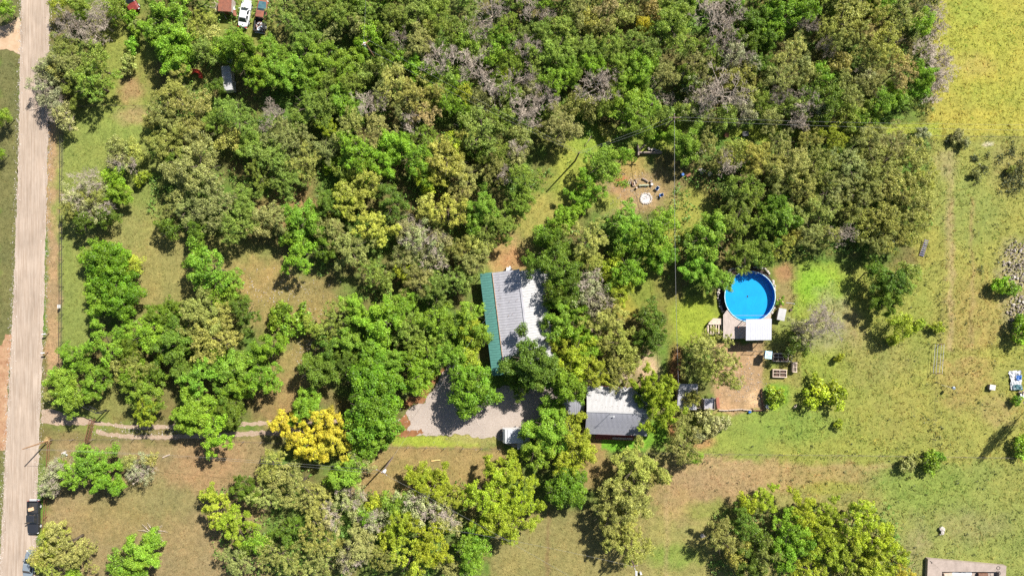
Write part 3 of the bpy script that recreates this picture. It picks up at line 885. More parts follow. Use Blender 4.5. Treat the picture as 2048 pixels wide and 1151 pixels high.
def form(key, n, R, h, ncl, cr, zlo, rag, nleaf, ls, flat=.8, upb=.35, shell=.55, r0=.22):
    FORMS[key] = []
    for i in range(n):
        sd_ = abs(sum(ord(c) * 31 ** j for j, c in enumerate(key))) % 1000 + i * 13
        cen, rad = crown_centres(R, h, ncl, cr, zlo, rag, sd_)
        FORMS[key].append((leaf_cloud('crown_leaves', cen, rad, nleaf, ls, sd_ + 5, flat, upb, shell), trunk_mesh('trunk_wood', h, R, sd_, r0), R, h))

lobed('broad', 8, 4.5, 8.6, 17, 1.45, 11, .52, 2.0, 1.1, 95, .118)
form('dense', 3, 5.0, 9.0, 76, .95, 1.8, .5, 260, .135, .85, .5)
lobed('clump', 8, 4.5, 8.2, 20, 1.22, 11, .42, 1.8, 1.1, 72, .1)
lobed('feather', 9, 4.5, 8.6, 16, 1.5, 17, .38, 1.8, 1.2, 56, .094, .85, .3, .2)
form('loose', 5, 4.5, 8.0, 34, .82, 2.0, 1.6, 90, .14, .8, .3, .3, .24)
form('small', 7, 2.2, 4.6, 24, .66, 1.0, 1.2, 150, .1, .85, .35, .5, .12)
form('bush', 5, 1.3, 1.7, 14, .5, .25, 1.1, 100, .11, .85, .35, .4, .06)
BARE_FORMS = [(bare_mesh('bare_limbs', 4.0, 7.5, 100 + i, 5, 7), 4.0, 7.5) for i in range(5)]
BRUSH_FORMS = [(bare_mesh('brush_limbs', 2.6, 4.0, 200 + i, 5, 9, 1.0, .1), 2.6, 4.0) for i in range(3)]

# code: (size-free look for the label, name, forms, sRGB look of the leaves)
KIND = {
    'g': ('bright green tree with lumpy crown', 'leafy_tree', 'broad', (126, 156, 44)),
    'd': ('dark green tree with lumpy crown', 'leafy_tree', 'broad', (100, 122, 36)),
    'D': ('deep green tree with dense round crown', 'round_headed_tree', 'dense', (104, 136, 32)),
    'l': ('lime green tree with puffy crown', 'puffy_tree', 'clump', (156, 168, 46)),
    'y': ('golden yellow tree with puffy crown', 'puffy_tree', 'clump', (196, 182, 58)),
    'q': ('pale lemon yellow tree with puffy crown', 'puffy_tree', 'clump', (174, 176, 72)),
    'k': ('olive yellow tree with fine crown', 'fine_leaved_tree', 'feather', (160, 160, 78)),
    'o': ('olive green tree with fine crown', 'fine_leaved_tree', 'feather', (148, 150, 78)),
    'e': ('mid green tree with fine crown', 'fine_leaved_tree', 'feather', (132, 150, 58)),
    't': ('tan leaved tree with fine crown', 'fine_leaved_tree', 'feather', (180, 160, 100)),
    's': ('sparse grey green tree with thin crown', 'sparse_tree', 'loose', (156, 156, 104)),
    'b': ('bare pinkish grey leafless tree', 'bare_tree', 'bare', (200, 184, 174)),
    'w': ('bare grey leafless brush', 'bare_brush', 'brush', (184, 176, 172)),
}
TREES = '''
g 8,22,17 5,232,15 0,306,9
b 136,48,27 196,24,24 200,46,20 184,68,20
l 118,14,15
e 152,4,20 228,12,20
d 160,30,20 232,34,12
o 132,96,32 138,128,34 160,150,34 115,135,24
e 190,132,46 186,168,38 150,172,28
s 100,132,24 88,176,26 104,205,24 122,232,24 88,150,18
G 263,88,14 262,32,12 268,56,12
O 255,126,16 272,50,12 252,140,12
g 345,32,46 352,92,44 310,60,28
k 404,50,32 418,72,24
e 418,105,34
g 464,84,26 496,130,36 446,100,22 490,94,29,9 520,150,26
k 238,292,24 262,300,20
s 245,322,26
g 232,356,24 235,384,26
L 280,358,14
b 174,362,24
s 160,392,34 196,420,30
o 150,420,26 190,396,26
d 170,445,26 215,430,20
o 344,190,38 334,226,38 388,214,44 336,286,38 388,260,36 300,240,16
d 432,172,17 356,322,26
e 474,236,44 500,290,30 430,250,28
o 398,338,58 430,410,46
k 462,276,24
o 374,416,34 342,420,26
d 340,455,24 395,455,28
e 480,450,38 490,398,32
e 565,32,32 602,56,34 642,20,36 688,25,34 742,18,30 612,95,34
g 552,102,28 590,128,24 640,120,34 560,152,34 620,168,30 686,128,34 540,140,24
e 700,165,30 725,150,22
g 740,66,24 722,92,16
o 712,46,20 660,70,26
e 790,30,30 832,24,34 872,18,30 890,48,28 925,60,30 770,60,18
o 838,84,34 860,60,20
b 795,76,20 985,24,34 946,66,24 880,120,34 944,126,30 976,106,16
g 1000,74,28 930,85,24 992,112,24 866,146,28 925,165,24
l 1012,148,18 932,184,20
b 986,162,36
k 790,172,42 832,200,40
t 852,228,32
o 812,214,32 762,190,28
b 826,242,22 732,206,26 755,200,18 545,228,24 528,256,13
g 895,210,24 905,188,16
e 620,215,42 655,205,34
g 682,196,32 700,220,22
L 652,252,15
l 652,254,26
o 578,268,40 602,322,40
e 540,312,44 575,360,34 520,350,30
o 700,256,40 758,264,38 650,300,28
g 720,310,44 790,290,38 832,318,36 765,330,30
G 666,330,20
e 848,278,28 690,345,22
q 742,352,34 706,384,36 690,412,28
q 895,318,44 870,352,28
k 925,352,34
l 905,290,24 852,365,22
e 962,264,48 915,282,30 995,300,30
d 960,300,26
o 988,344,28 1000,322,22 1030,318,24
b 1012,348,18 1035,300,22
b 1060,14,26 1090,32,18 1052,94,26
t 1212,20,30 1302,16,22
k 1158,20,36 1205,56,30 1245,30,24 1180,45,24
y 1288,50,16
e 1130,62,34 1112,110,38 1166,98,34 1225,98,34 1275,85,34 1240,135,32
e 1340,56,46 1362,20,30 1302,100,32
o 1394,124,36 1330,150,30
g 1282,142,34 1250,165,26 1112,162,32 1145,140,26
b 1050,152,24 1196,168,38 1222,162,20 1088,190,28 1052,212,28 1068,232,22
o 1126,254,40 1095,262,26
g 1262,222,42 1300,214,28 1275,250,28
B 1270,206,11 1312,160,15 1312,192,15 1342,196,14
b 1432,30,38 1470,28,32 1440,84,26
d 1502,42,32 1520,132,28 1500,88,26 1535,80,26
s 1476,112,34 1400,208,30 1385,165,26
b 1440,184,46 1415,196,28
k 1502,190,24 1490,152,28
s 1490,222,20
g 1374,286,34 1345,270,18
o 1412,282,26
G 1312,268,14
K 1216,264,17
g 1204,330,40 1180,368,34 1250,310,18 1160,398,26
e 1050,362,38 1042,400,32
b 1456,322,24
k 1442,316,26 1508,318,34 1480,300,24
e 1490,372,34 1460,384,22
g 1562,28,38 1602,16,34 1548,62,28
b 1612,46,22 1560,192,20 1596,240,20
k 1580,108,38 1700,40,46 1744,26,34 1690,78,34 1810,28,32 1780,88,42 1748,118,30
g 1762,8,28 1850,44,22
k 1680,124,24 1650,60,26
t 1800,142,36 1730,70,26
b 1650,92,16 1602,208,28 1660,108,14
o 1562,158,34 1620,150,22
g 1640,152,22 1846,156,26 1842,178,18
w 1862,18,26 1880,56,18 1856,96,24 1882,140,28 1874,176,24 1888,115,18
d 1652,202,34 1622,190,24
o 1700,192,36 1740,170,28
s 1728,150,22 1640,218,22
g 1762,202,30 1790,190,20
e 1700,225,24 1742,218,22
k 1560,282,28 1618,276,26 1540,330,30
l 1668,276,26
o 1732,284,36 1788,292,34 1640,336,38 1692,330,42 1760,336,42
k 1582,330,42 1602,372,36 1822,318,36 1842,356,32
o 1662,382,38 1720,384,38 1550,372,28
k 1790,372,42 1830,404,38
S 1846,266,13 1915,272,12 1932,284,9
d 1555,405,26
D 218,535,46 240,590,40
g 200,600,38 180,520,22 205,505,22
l 266,530,20
g 422,540,46 398,520,24
g 462,556,26 440,585,24
k 408,630,48 432,676,52 384,668,30
d 334,622,32 352,690,40
d 490,625,30 470,600,20
g 300,668,38 212,690,38 160,716,34 250,668,26
d 258,700,28
o 272,735,30 240,730,22
g 470,740,38 402,748,36 440,712,24 478,770,28
d 310,745,24 360,735,26
o 545,432,34 522,455,24
g 612,440,36 600,506,36 588,470,24
d 655,412,26 660,490,26
q 752,456,38 690,400,26 662,424,14
d 788,404,32
o 672,470,32 700,500,42 640,455,20
s 840,480,36 812,452,24
o 810,520,32 842,560,32
s 870,520,30 880,480,22
q 896,424,38 850,418,24
k 920,395,26
g 968,412,32 942,440,24
e 1000,446,34 975,470,26
o 950,520,34 922,494,26 960,490,24
e 900,560,34 870,590,28 930,560,22
l 806,546,20
e 740,545,28 770,560,22
G 565,622,20 548,640,16
G 596,650,26
g 540,694,28 530,752,36 510,715,22
e 668,636,36 640,668,28
g 760,640,46 710,612,26 700,680,32
e 820,652,38 850,690,34
g 880,640,40 800,610,30
l 940,655,28
g 942,640,38 962,672,22
d 632,738,38 660,700,32 690,725,30
g 742,690,34 840,735,42 890,712,34 788,720,28
D 742,762,54 748,832,56 738,878,38
l 936,718,24
D 945,776,50
g 1130,440,32 1090,470,24
d 1108,490,42 1132,548,42 1132,592,34 1064,526,22,10.5 1106,585,24,9.5
k 1182,476,40 1180,520,30
s 1182,570,40 1200,600,30
l 1228,520,22 1240,580,28 1212,548,16
g 1256,540,36 1252,452,40 1300,468,46 1312,512,32 1330,438,24
g 1416,476,42 1400,530,32 1428,560,30
e 1470,450,38 1488,500,36 1530,520,22
e 1480,415,30 1528,440,28 1505,390,22
k 1220,640,38 1240,680,34 1205,690,26
d 1300,640,34 1304,680,34
g 1118,640,36 1152,620,26 1150,665,26
d 1060,722,52,10.5 1085,752,40 1040,760,32
l 1150,715,40 1188,745,36 1120,690,26
g 1130,770,36,9.5 1180,700,26
k 1236,745,34 1262,720,24
l 1320,775,34,9.5 1295,765,30,9 1322,818,36,9.5
g 1290,800,28
k 1424,700,44,10.5 1440,745,44,10.5 1390,730,34 1400,690,26
k 1385,795,17
g 1560,440,36 1550,410,20
k 1566,494,26 1585,470,18
o 1640,420,42 1618,458,30 1655,470,26
b 1686,466,22
k 1722,446,24 1762,442,42 1800,470,38 1800,430,32
o 1760,484,32 1830,450,30 1700,420,26
d 1788,560,32 1776,600,26 1750,545,22
e 1816,540,22 1812,575,18
l 1806,648,24
L 1836,652,12 1877,655,12 1785,680,12
G 2000,570,16 2026,578,15 2046,660,22 2046,640,14
L 1680,715,8 1677,848,8
k 100,790,10
g 138,785,38 190,760,32 118,752,24
g 288,782,38 262,752,26
l 296,822,30
g 400,818,44 432,862,38 372,838,26
d 466,828,32 450,792,28
g 182,925,40 208,952,32 150,950,28
s 116,945,30 100,970,24
s 280,938,26
k 262,925,14 300,915,14
q 110,1082,26 
k 130,1090,44 160,1110,30 112,1062,18 86,1116,24 100,1135,26
g 142,1148,18 286,1108,36 302,1080,20 240,1128,24 268,1140,24
l 436,1018,34 470,1050,34 420,990,18
d 490,980,26 495,1090,20
g 612,815,34
y 572,850,28 652,846,36 620,888,38 668,886,32 590,880,18
k 540,928,32 530,995,34 596,970,46 560,950,24
k 636,1000,36
g 690,950,34 668,965,20
o 722,930,24
s 700,1000,32 660,1030,28
l 746,1002,16
g 736,1030,18 785,1010,24
o 640,1065,40 720,1085,38
d 580,1058,30
g 518,1082,22
o 560,1112,42 640,1120,40 480,1120,30
s 745,1042,30 700,1120,30
l 868,968,40 900,992,32 845,950,20
s 850,1012,38 890,1038,32
l 800,1050,36 860,1085,44 820,1118,40 775,1075,22
o 770,1115,30 900,1130,26
g 940,1100,36 960,1082,24
l 978,985,50 1012,940,36 1010,1045,44 1045,1000,38 975,1050,26
g 1098,855,46 1075,890,36 1110,820,28
l 1150,880,42 1135,925,34 1165,905,24
D 1132,972,42
k 1272,925,46 1262,985,46 1300,950,30
k 1215,1028,36 1256,1040,36
k 1262,1085,40 1225,1075,26
o 1370,900,34 1360,845,26
g 1384,914,17
S 1410,838,20 1440,845,16 1395,870,15 1425,860,14
l 1496,1008,20 1530,1002,26
k 1442,1080,32 1470,1110,24
d 1490,1050,30 1520,1080,24 1500,1125,32
o 1540,1110,34
l 1606,1022,32 1660,1030,26 1712,1040,44 1752,1080,40
g 1580,1055,36 1600,1090,34
l 1640,1070,42
g 1568,1110,34
l 1680,1110,38
l 1740,1115,42 1785,1120,34 1620,1140,34
y 1800,1150,28
o 1695,1150,24
L 1639,788,24 1670,790,26 1552,795,20
G 1862,925,18 2044,895,18 1878,912,11
O 1815,930,16 1830,920,11
O 1952,348,7 2024,338,7
G 2035,800,10
e 1010,50,28 1040,70,26 1085,68,28 1020,122,26 1072,130,28 950,100,22 1230,186,24 1020,182,26 1000,238,26 1210,212,22 1330,232,20
e 1412,132,26 1420,100,26 1450,232,24 1520,202,26 1582,216,24 1372,226,22 872,182,24 902,152,24 762,136,24 1802,200,20 1100,228,20
o 1152,202,24 1182,216,22 1042,272,24 962,206,24 1060,176,22 1462,152,24 1540,236,20 725,60,20 1600,132,22
g 932,226,22 832,130,24 802,112,20 1720,236,20 1300,130,24 1180,130,26
d 1382,160,26 1466,70,26 772,110,26 1622,240,18 1000,160,22 880,95,22
e 320,-16,36 400,-22,34 600,-20,30 660,-22,36 850,-18,34 940,-20,32 1010,-18,32 1130,-18,34 1340,-22,36 1540,-18,34 1640,-16,34
g 720,-18,34 780,-22,34 1080,-20,32 1400,-22,34 1480,-20,36 1590,-20,34 1740,-18,34
o 1190,-18,34 1250,-22,34 1290,-14,28 1690,-20,34 1800,-18,34 1850,-20,28
b 1642,646,34
s 1606,664,34
d 1594,688,24 
'''
UPPER = {'G': ('green leafy shrub', 'leafy_shrub', 'g'), 'L': ('lime green leafy shrub', 'leafy_shrub', 'l'), 'O': ('olive green shrub', 'leafy_shrub', 'o'),
         'K': ('olive yellow shrub', 'leafy_shrub', 'k'), 'S': ('small grey green shrub', 'low_shrub', 's'), 'B': ('small bare grey bush', 'bare_bush', 'b')}
TREE_RND = random.Random(5)
ALL_TREES = []          # (object, look, x, y, r)


def jitter_col(c, rnd, k=1.0):
    f = rnd.uniform(.86, 1.14)
    r, g, b = (lin(v) * k * f for v in c)
    return (min(1, r * rnd.uniform(.94, 1.06)), min(1, g * rnd.uniform(.94, 1.06)), b * rnd.uniform(.8, 1.25), 1)


def plant(code, x, y, r, h=None):
    rnd = TREE_RND
    shrub = code in UPPER
    look, name, fm, col = KIND[UPPER[code][2] if shrub else code]
    if shrub: look, name = UPPER[code][0], UPPER[code][1]
    rm = r / 11.19
    if fm == 'bare': forms = BARE_FORMS
    elif fm == 'brush': forms = BRUSH_FORMS
    elif shrub: forms = FORMS['bush']
    elif r < 25 and fm != 'dense': forms = FORMS['small']
    else: forms = FORMS[fm]
    if h is None:
        if shrub or fm == 'brush': h = min(3.6, 0.9 + rm * 1.15) * rnd.uniform(.85, 1.1)
        else: h = (2.8 + 1.25 * rm) * rnd.uniform(.9, 1.12)
        if fm == 'bare' and not shrub: h = (3.6 + 1.55 * rm)
    zc = h * .6
    rm *= (H - zc) / H
    p = P(x, y, zc)
    t = bpy.data.objects.new(name, None)
    t.empty_display_size = .4
    t.location = (p.x, p.y, -0.02)
    t.rotation_euler = (0, 0, rnd.uniform(0, 6.283))
    COL.objects.link(t)
    tag(t, None, 'shrub' if shrub or fm == 'brush' else 'tree')
    v = rnd.choice(forms)
    if fm in ('bare', 'brush'):
        me, R0, h0 = v
        o = link(bpy.data.objects.new('branches', me), t)
        o.scale = (rm / R0 * 1.12, rm / R0 * 1.12, h / h0)
    else:
        cm, tm, R0, h0 = v
        o = link(bpy.data.objects.new('crown', cm), t)
        o.color = jitter_col(col, rnd)
        k = link(bpy.data.objects.new('stem' if shrub else 'trunk', tm), t)
        o.scale = k.scale = (rm / R0 * 1.12, rm / R0 * 1.12, h / h0)
        if code == 's' and not shrub:      # a thin crown over grey limbs
            bm_, R1, h1 = rnd.choice(BARE_FORMS)
            bo = link(bpy.data.objects.new('branches', bm_), t)
            bo.scale = (rm / R1 * .95, rm / R1 * .95, h / h1 * .95)
    ALL_TREES.append((t, look, x, y, r))
    return t


for line in TREES.strip().split('\n'):
    code, *items = line.split()
    for it in items:
        a = [float(v) for v in it.split(',')]
        plant(code, *a)

# a tall narrow tree just outside the frame on the right; its shadow crosses the pasture
_t = plant('e', 2100, 797, 12, 16.5)
_t.location = P(2070, 800, 0)


# ------------------------------------------------------------------ undergrowth below the trees (one uncountable mass)
def make_undergrowth():
    g = np.random.default_rng(21)
    polys = [[(290, 0), (1880, 0), (1860, 230), (1700, 250), (1400, 262), (1300, 290), (1130, 330), (1060, 420), (990, 480), (950, 540), (900, 600), (700, 600), (560, 480), (300, 440), (300, 200), (400, 160)],
             [(1360, 300), (1560, 260), (1860, 270), (1860, 480), (1600, 520), (1480, 530), (1380, 560), (1300, 560), (1100, 620), (1080, 500), (1200, 430), (1340, 420)],
             [(430, 980), (560, 920), (760, 980), (930, 960), (950, 1151), (430, 1151)], [(1420, 1020), (1780, 1000), (1830, 1151), (1420, 1151)],
             [(620, 620), (960, 620), (960, 740), (620, 760)]]
    n = 26000
    px, py = g.uniform(260, 1900, n), g.uniform(0, 1151, n)
    k = np.zeros(n, bool)
    for p in polys: k |= in_poly(px, py, p)
    k &= vnoise(px, py, 40, 3, 15.0) > 0.40
    k &= ~in_poly(px, py, [(1225, 350), (1335, 350), (1335, 415), (1225, 415)])
    k &= ~in_poly(px, py, [(955, 540), (1100, 530), (1100, 770), (955, 770)])
    k &= ~((np.abs(px - 463) < 22) & (np.abs(py - 163) < 40))
    px, py = px[k], py[k]
    n = len(px)
    cen = np.stack([(px - 1024) * H / F, -(py - 575.5) * H / F, g.uniform(.1, .9, n)], -1)
    me = leaf_cloud('undergrowth', cen, g.uniform(.25, .7, n), 11, .14, 77, .8, .5, .2)
    o = link(bpy.data.objects.new('undergrowth', me))
    o.color = (0.15, 0.25, 0.04, 1)
    tag(o, kind='stuff')


make_undergrowth()


def make_weeds():
    g = np.random.default_rng(31)
    C_ = []
    for x, y, rx, ry, n in ((1950, 352, 9, 16, 40), (1948, 318, 8, 6, 22), (1966, 336, 8, 8, 22), (1974, 312, 4, 6, 8), (2000, 316, 8, 8, 16), (2022, 300, 7, 20, 28), (2012, 350, 14, 24, 60), (2032, 358, 14, 26, 80), (2044, 335, 10, 24, 50), (1900, 282, 18, 5, 26), (1925, 285, 10, 10, 14), (2014, 382, 12, 8, 22), (1960, 540, 5, 14, 8), (2010, 490, 20, 30, 14), (1880, 880, 5, 50, 16), (1878, 640, 4, 60, 14)):
        for i in range(n): C_.append((x + g.normal() * rx * .6, y + g.normal() * ry * .6))
    for i in range(170): C_.append((g.uniform(1780, 2048), g.uniform(420, 1110)))
    for i in range(60): C_.append((g.uniform(1400, 1850), g.uniform(830, 980)))
    px, py = np.array(C_).T
    n = len(px)
    cen = np.stack([(px - 1024) * H / F, -(py - 575.5) * H / F, g.uniform(.05, .35, n)], -1)
    o = link(bpy.data.objects.new('weeds', leaf_cloud('weeds', cen, g.uniform(.15, .42, n), 12, .1, 78, .8, .3, .2)))
    o.color = (.07, .085, .03, 1)
    tag(o, kind='stuff')


make_weeds()

# ------------------------------------------------------------------ buildings
def ribbed(mb, o, u, v, wid, leng, pitch, hr):
    """A ribbed metal sheet: o corner on the ridge, u along the ridge, v down the slope (unit vectors)."""
    n = u.cross(v)
    if n.z < 0: n = -n
    prof = []
    k = max(1, round(wid / pitch))
    st = wid / k
    for i in range(k):
        for a, z in ((0, 0), (.62, 0), (.72, hr), (.90, hr)): prof.append((st * (i + a), z))
    prof.append((wid, 0))
    base = len(mb.v)
    vs, fs = [], []
    for a, z in prof:
        p = o + u * a + n * z
        vs += [p, p + v * leng]
    for i in range(len(prof) - 1):
        fs.append((2 * i, 2 * i + 2, 2 * i + 3, 2 * i + 1))
    mb.add(vs, fs)


def roof_slope(parent, part, ridge0, u, length, eave_vec, pitch, material, deck_mat, hr=.035, panel=.92, name='roof_panel'):
    """A roof slope as a part, its metal sheets as sub-parts."""
    v = eave_vec.normalized(); L = eave_vec.length
    n = u.cross(v)
    if n.z < 0: n = -n
    d = MB()
    a = ridge0 - n * .09
    r = lambda off: [a + n * off, a + u * length + n * off, a + u * length + eave_vec + n * off, a + eave_vec + n * off]
    d.loft([r(0), r(.075)])
    pt = d.build(part, deck_mat, parent)
    k = max(1, round(length / panel))
    w_ = length / k
    pm = None
    for i in range(k):
        if pm is None:
            mb = MB(); ribbed(mb, Vector((0, 0, 0)), u, v, w_ - .006, L + .04, pitch, hr)
            pm = mb.mesh(name, material, False, False)
        o = link(bpy.data.objects.new(name, pm), pt)
        o.location = ridge0 + u * (w_ * i) + n * (.004 + .004 * (i % 2)) - v * .01
    return pt


def window(parent, c, u, wid, hei, nrm, frame=None):
    """A window set into a wall: frame as part, pane as sub-part. c centre, u along the wall, nrm outwards."""
    z = Vector((0, 0, 1))
    mb = MB()
    for s in (-1, 1):
        mb.bar(c + u * s * wid / 2 - z * hei / 2 + nrm * .03, c + u * s * wid / 2 + z * hei / 2 + nrm * .03, .07, .07)
        mb.bar(c + z * s * (hei / 2 - .035) - u * (wid / 2 - .04) + nrm * .032, c + z * s * (hei / 2 - .035) + u * (wid / 2 - .04) + nrm * .032, .07, .07)
    f = mb.build('window', frame or M['trim'], parent)
    q = MB(); a, b = u * (wid / 2 - .03), z * (hei / 2 - .03)
    q.loft([[c - a - b + nrm * .012, c + a - b + nrm * .012, c + a + b + nrm * .012, c - a + b + nrm * .012], [c - a - b + nrm * .022, c + a - b + nrm * .022, c + a + b + nrm * .022, c - a + b + nrm * .022]])
    q.build('pane', M['glass'], f)


def door(parent, c, u, wid, hei, nrm, material):
    z = Vector((0, 0, 1))
    mb = MB(); a = u * wid / 2
    r = lambda t: [c - a + nrm * t, c + a + nrm * t, c + a + z * hei + nrm * t, c - a + z * hei + nrm * t]
    mb.loft([r(.01), r(.06)])
    d = mb.build('door', material, parent)
    MB().box(c + u * wid * .36 + z * hei * .48 + nrm * .09, (.08, .08, .08)).build('handle', M['grey_metal'], d)


def house():
    base = P(1035, 640)
    t = thing('house', 'long house with grey and white metal roof and green porch roof, under trees', 'house', base)
    z = Vector((0, 0, 1))
    u = Vector((.121, -.9926, 0)).normalized()          # along the ridge, towards the drive
    v = Vector((.9926, .121, 0)).normalized()           # across, away from the road
    A = P(985, 545, 3.05) - base                        # joint of grey slope and porch, far end
    A.z = 3.05
    Lh = 17.6
    wg, ww, wp = 4.55, 4.35, 2.2
    R0 = A + v * wg + z * 1.25                           # ridge start
    roof_slope(t, 'roof', R0, u, Lh, -v * wg - z * 1.25, .46, M['galv'], M['trim'])
    roof_slope(t, 'roof', R0 + u * .3, u, Lh - .3, v * ww - z * 1.15, .46, M['white_roof'], M['trim'])
    Pj = A - z * .10 - v * .02 - u * .1
    roof_slope(t, 'porch_roof', Pj, u, Lh + .4, -v * wp - z * .35, .46, M['green_roof'], M['trim'])
    MB().bar(R0 + z * .06 - u * .05, R0 + u * (Lh + .05) + z * .06, .34, .05).build('ridge_cap', M['galv'], t)
    MB().bar(A - v * .05 + z * .05, A + u * Lh - v * .05 + z * .05, .10, .05).build('rusty_flashing', M['rust_trim'], t)
    # walls with gables
    mb = MB()
    for s, q in ((.35, 1), (Lh - .35, -1)):
        a, b = A + u * s + v * .35, R0 + u * s + v * (ww - .4)
        a0, b0 = Vector((a.x, a.y, 0)), Vector((b.x, b.y, 0))
        top = R0 + u * s - z * .22
        mb.loft([[a0, b0, b0 + z * 2.95, top, a0 + z * 2.98], [p + u * q * .15 for p in (a0, b0, b0 + z * 2.95, top, a0 + z * 2.98)]])
    mb.build('gable_wall', M['wall_tan'], t)['kind'] = 'stuff'
    for off, nm in ((v * .35, 1), (v * (wg + ww - .4), -1)):
        a = A + off + u * .5; b = A + off + u * (Lh - .5)
        a.z = b.z = 1.47
        w_ = MB().bar(a, b, .16, 2.94).build('wall', M['wall_tan'], t)
        nr = -v if nm == 1 else v
        for i, s in enumerate((2.2, 5.0, 9.4, 12.2, 15.0)):
            c = A + off + u * s + nr * .08; c.z = 1.5
            window(w_ if False else t, c, u, 1.1, 1.2, nr)
        c = A + off + u * 7.2 + nr * .08; c.z = .1
        door(t, c, u, .95, 2.05, nr, M['wall_red'])
    # porch floor, posts
    c = A - v * (wp / 2) + u * Lh / 2; c.z = .12
    mb = MB(); mb.bar(c - u * Lh / 2, c + u * Lh / 2, wp - .3, .2); mb.build('porch_floor', M['wood'], t)
    for i in range(7):
        p = A - v * (wp - .2) + u * (.3 + i * (Lh - .6) / 6); p.z = 0
        MB().bar(p, p + z * 2.5, .12, .12).build('post', M['trim'], t)
    # small awning at the far back corner, and a vent hood at the gable
    a = P(1074, 546, 2.6) - base; a.z = 2.6
    roof_slope(t, 'back_awning', a, v, 2.3, -u * -1.5 - z * .2, .46, M['white_roof'], M['trim'])
    for s in (.1, 2.2):
        q = a + v * s + u * 1.4
        MB().bar((q.x, q.y, 0), (q.x, q.y, 2.3), .1, .1).build('post', M['trim'], t)


house()


def roof_litter(name, pts, n, seed):
    """Fallen leaves lying on a roof; pts are the roof corners (three points)."""
    g = random.Random(seed)
    mb = MB()
    a, b, c = pts
    nr = (b - a).cross(c - a).normalized()
    if nr.z < 0: nr = -nr
    for i in range(n):
        u_, v_ = g.random(), g.random() ** 1.6
        p = a + (b - a) * u_ + (c - a) * v_ + nr * .055
        s = g.uniform(.03, .10)
        t_ = Vector((g.gauss(0, 1), g.gauss(0, 1), 0)).normalized() * s
        w_ = nr.cross(t_) * .7
        mb.add([p - t_, p - w_, p + t_, p + w_], [(0, 1, 2, 3)])
    tag(mb.build(name, M['litter'], None, False, False), kind='stuff')


roof_litter('fallen_leaves', (P(1037, 540, 4.32), P(1050, 735, 4.32), P(986, 548, 3.1)), 90, 1)
roof_litter('fallen_leaves', (P(1040, 545, 4.32), P(1052, 735, 4.32), P(1086, 540, 3.2)), 60, 2)
roof_litter('fallen_leaves', (P(1174, 821, 4.36), P(1294, 825, 4.36), P(1174, 775, 3.1)), 40, 3)

# the wall unit at the far gable of the house
b0 = P(1018, 538.5, 1.0)
t = thing('air_conditioner', 'white boxy cooling unit at the end wall of the long house', 'air conditioner', (b0.x, b0.y, 0), -.12)
MB().box((0, 0, .5), (.95, .7, 1.0)).build('casing', M['white'], t)
g_ = MB().ring((0, 0), .20, .30, 1.002, 1.04, 16).build('fan_guard', M['grey_metal'], t)
for i in range(4):
    MB().box((0, 0, 1.012 + .002 * i), (.46, .05, .015), i * .785).build('grille_bar', M['grey_metal'], g_)
MB().box((.1, .5, .25), (.3, .2, .5)).build('pipe_box', M['grey_metal'], t)

# red camping shade hanging in the tree beside the house roof
b0 = P(1089, 551, 2.2)
t = thing('red_umbrella', 'faded red sunshade half hidden by dark leaves behind the house roof', 'umbrella', (b0.x, b0.y, 0))
mb = MB()
pts = [(math.cos(i * math.pi / 4) * .95, math.sin(i * math.pi / 4) * .95, 2.15) for i in range(8)]
for i in range(8):
    a, b = pts[i], pts[(i + 1) % 8]
    m_ = ((a[0] + b[0]) / 2.1, (a[1] + b[1]) / 2.1, 2.08)
    mb.add([(0, 0, 2.55), a, m_], [(0, 1, 2)]); mb.add([(0, 0, 2.55), m_, b], [(0, 1, 2)])
mb.build('canopy', M['red'], t)
MB().tube([(0, 0, 0), (0, 0, 2.6)], .025, 6).build('pole', M['white'], t)
for i in range(8):
    MB().tube([(0, 0, 2.5), pts[i]], .012, 4).build('rib', M['grey_metal'], t)
MB().cyl((0, 0, 0), .28, .12, 12).build('foot', M['concrete'], t)


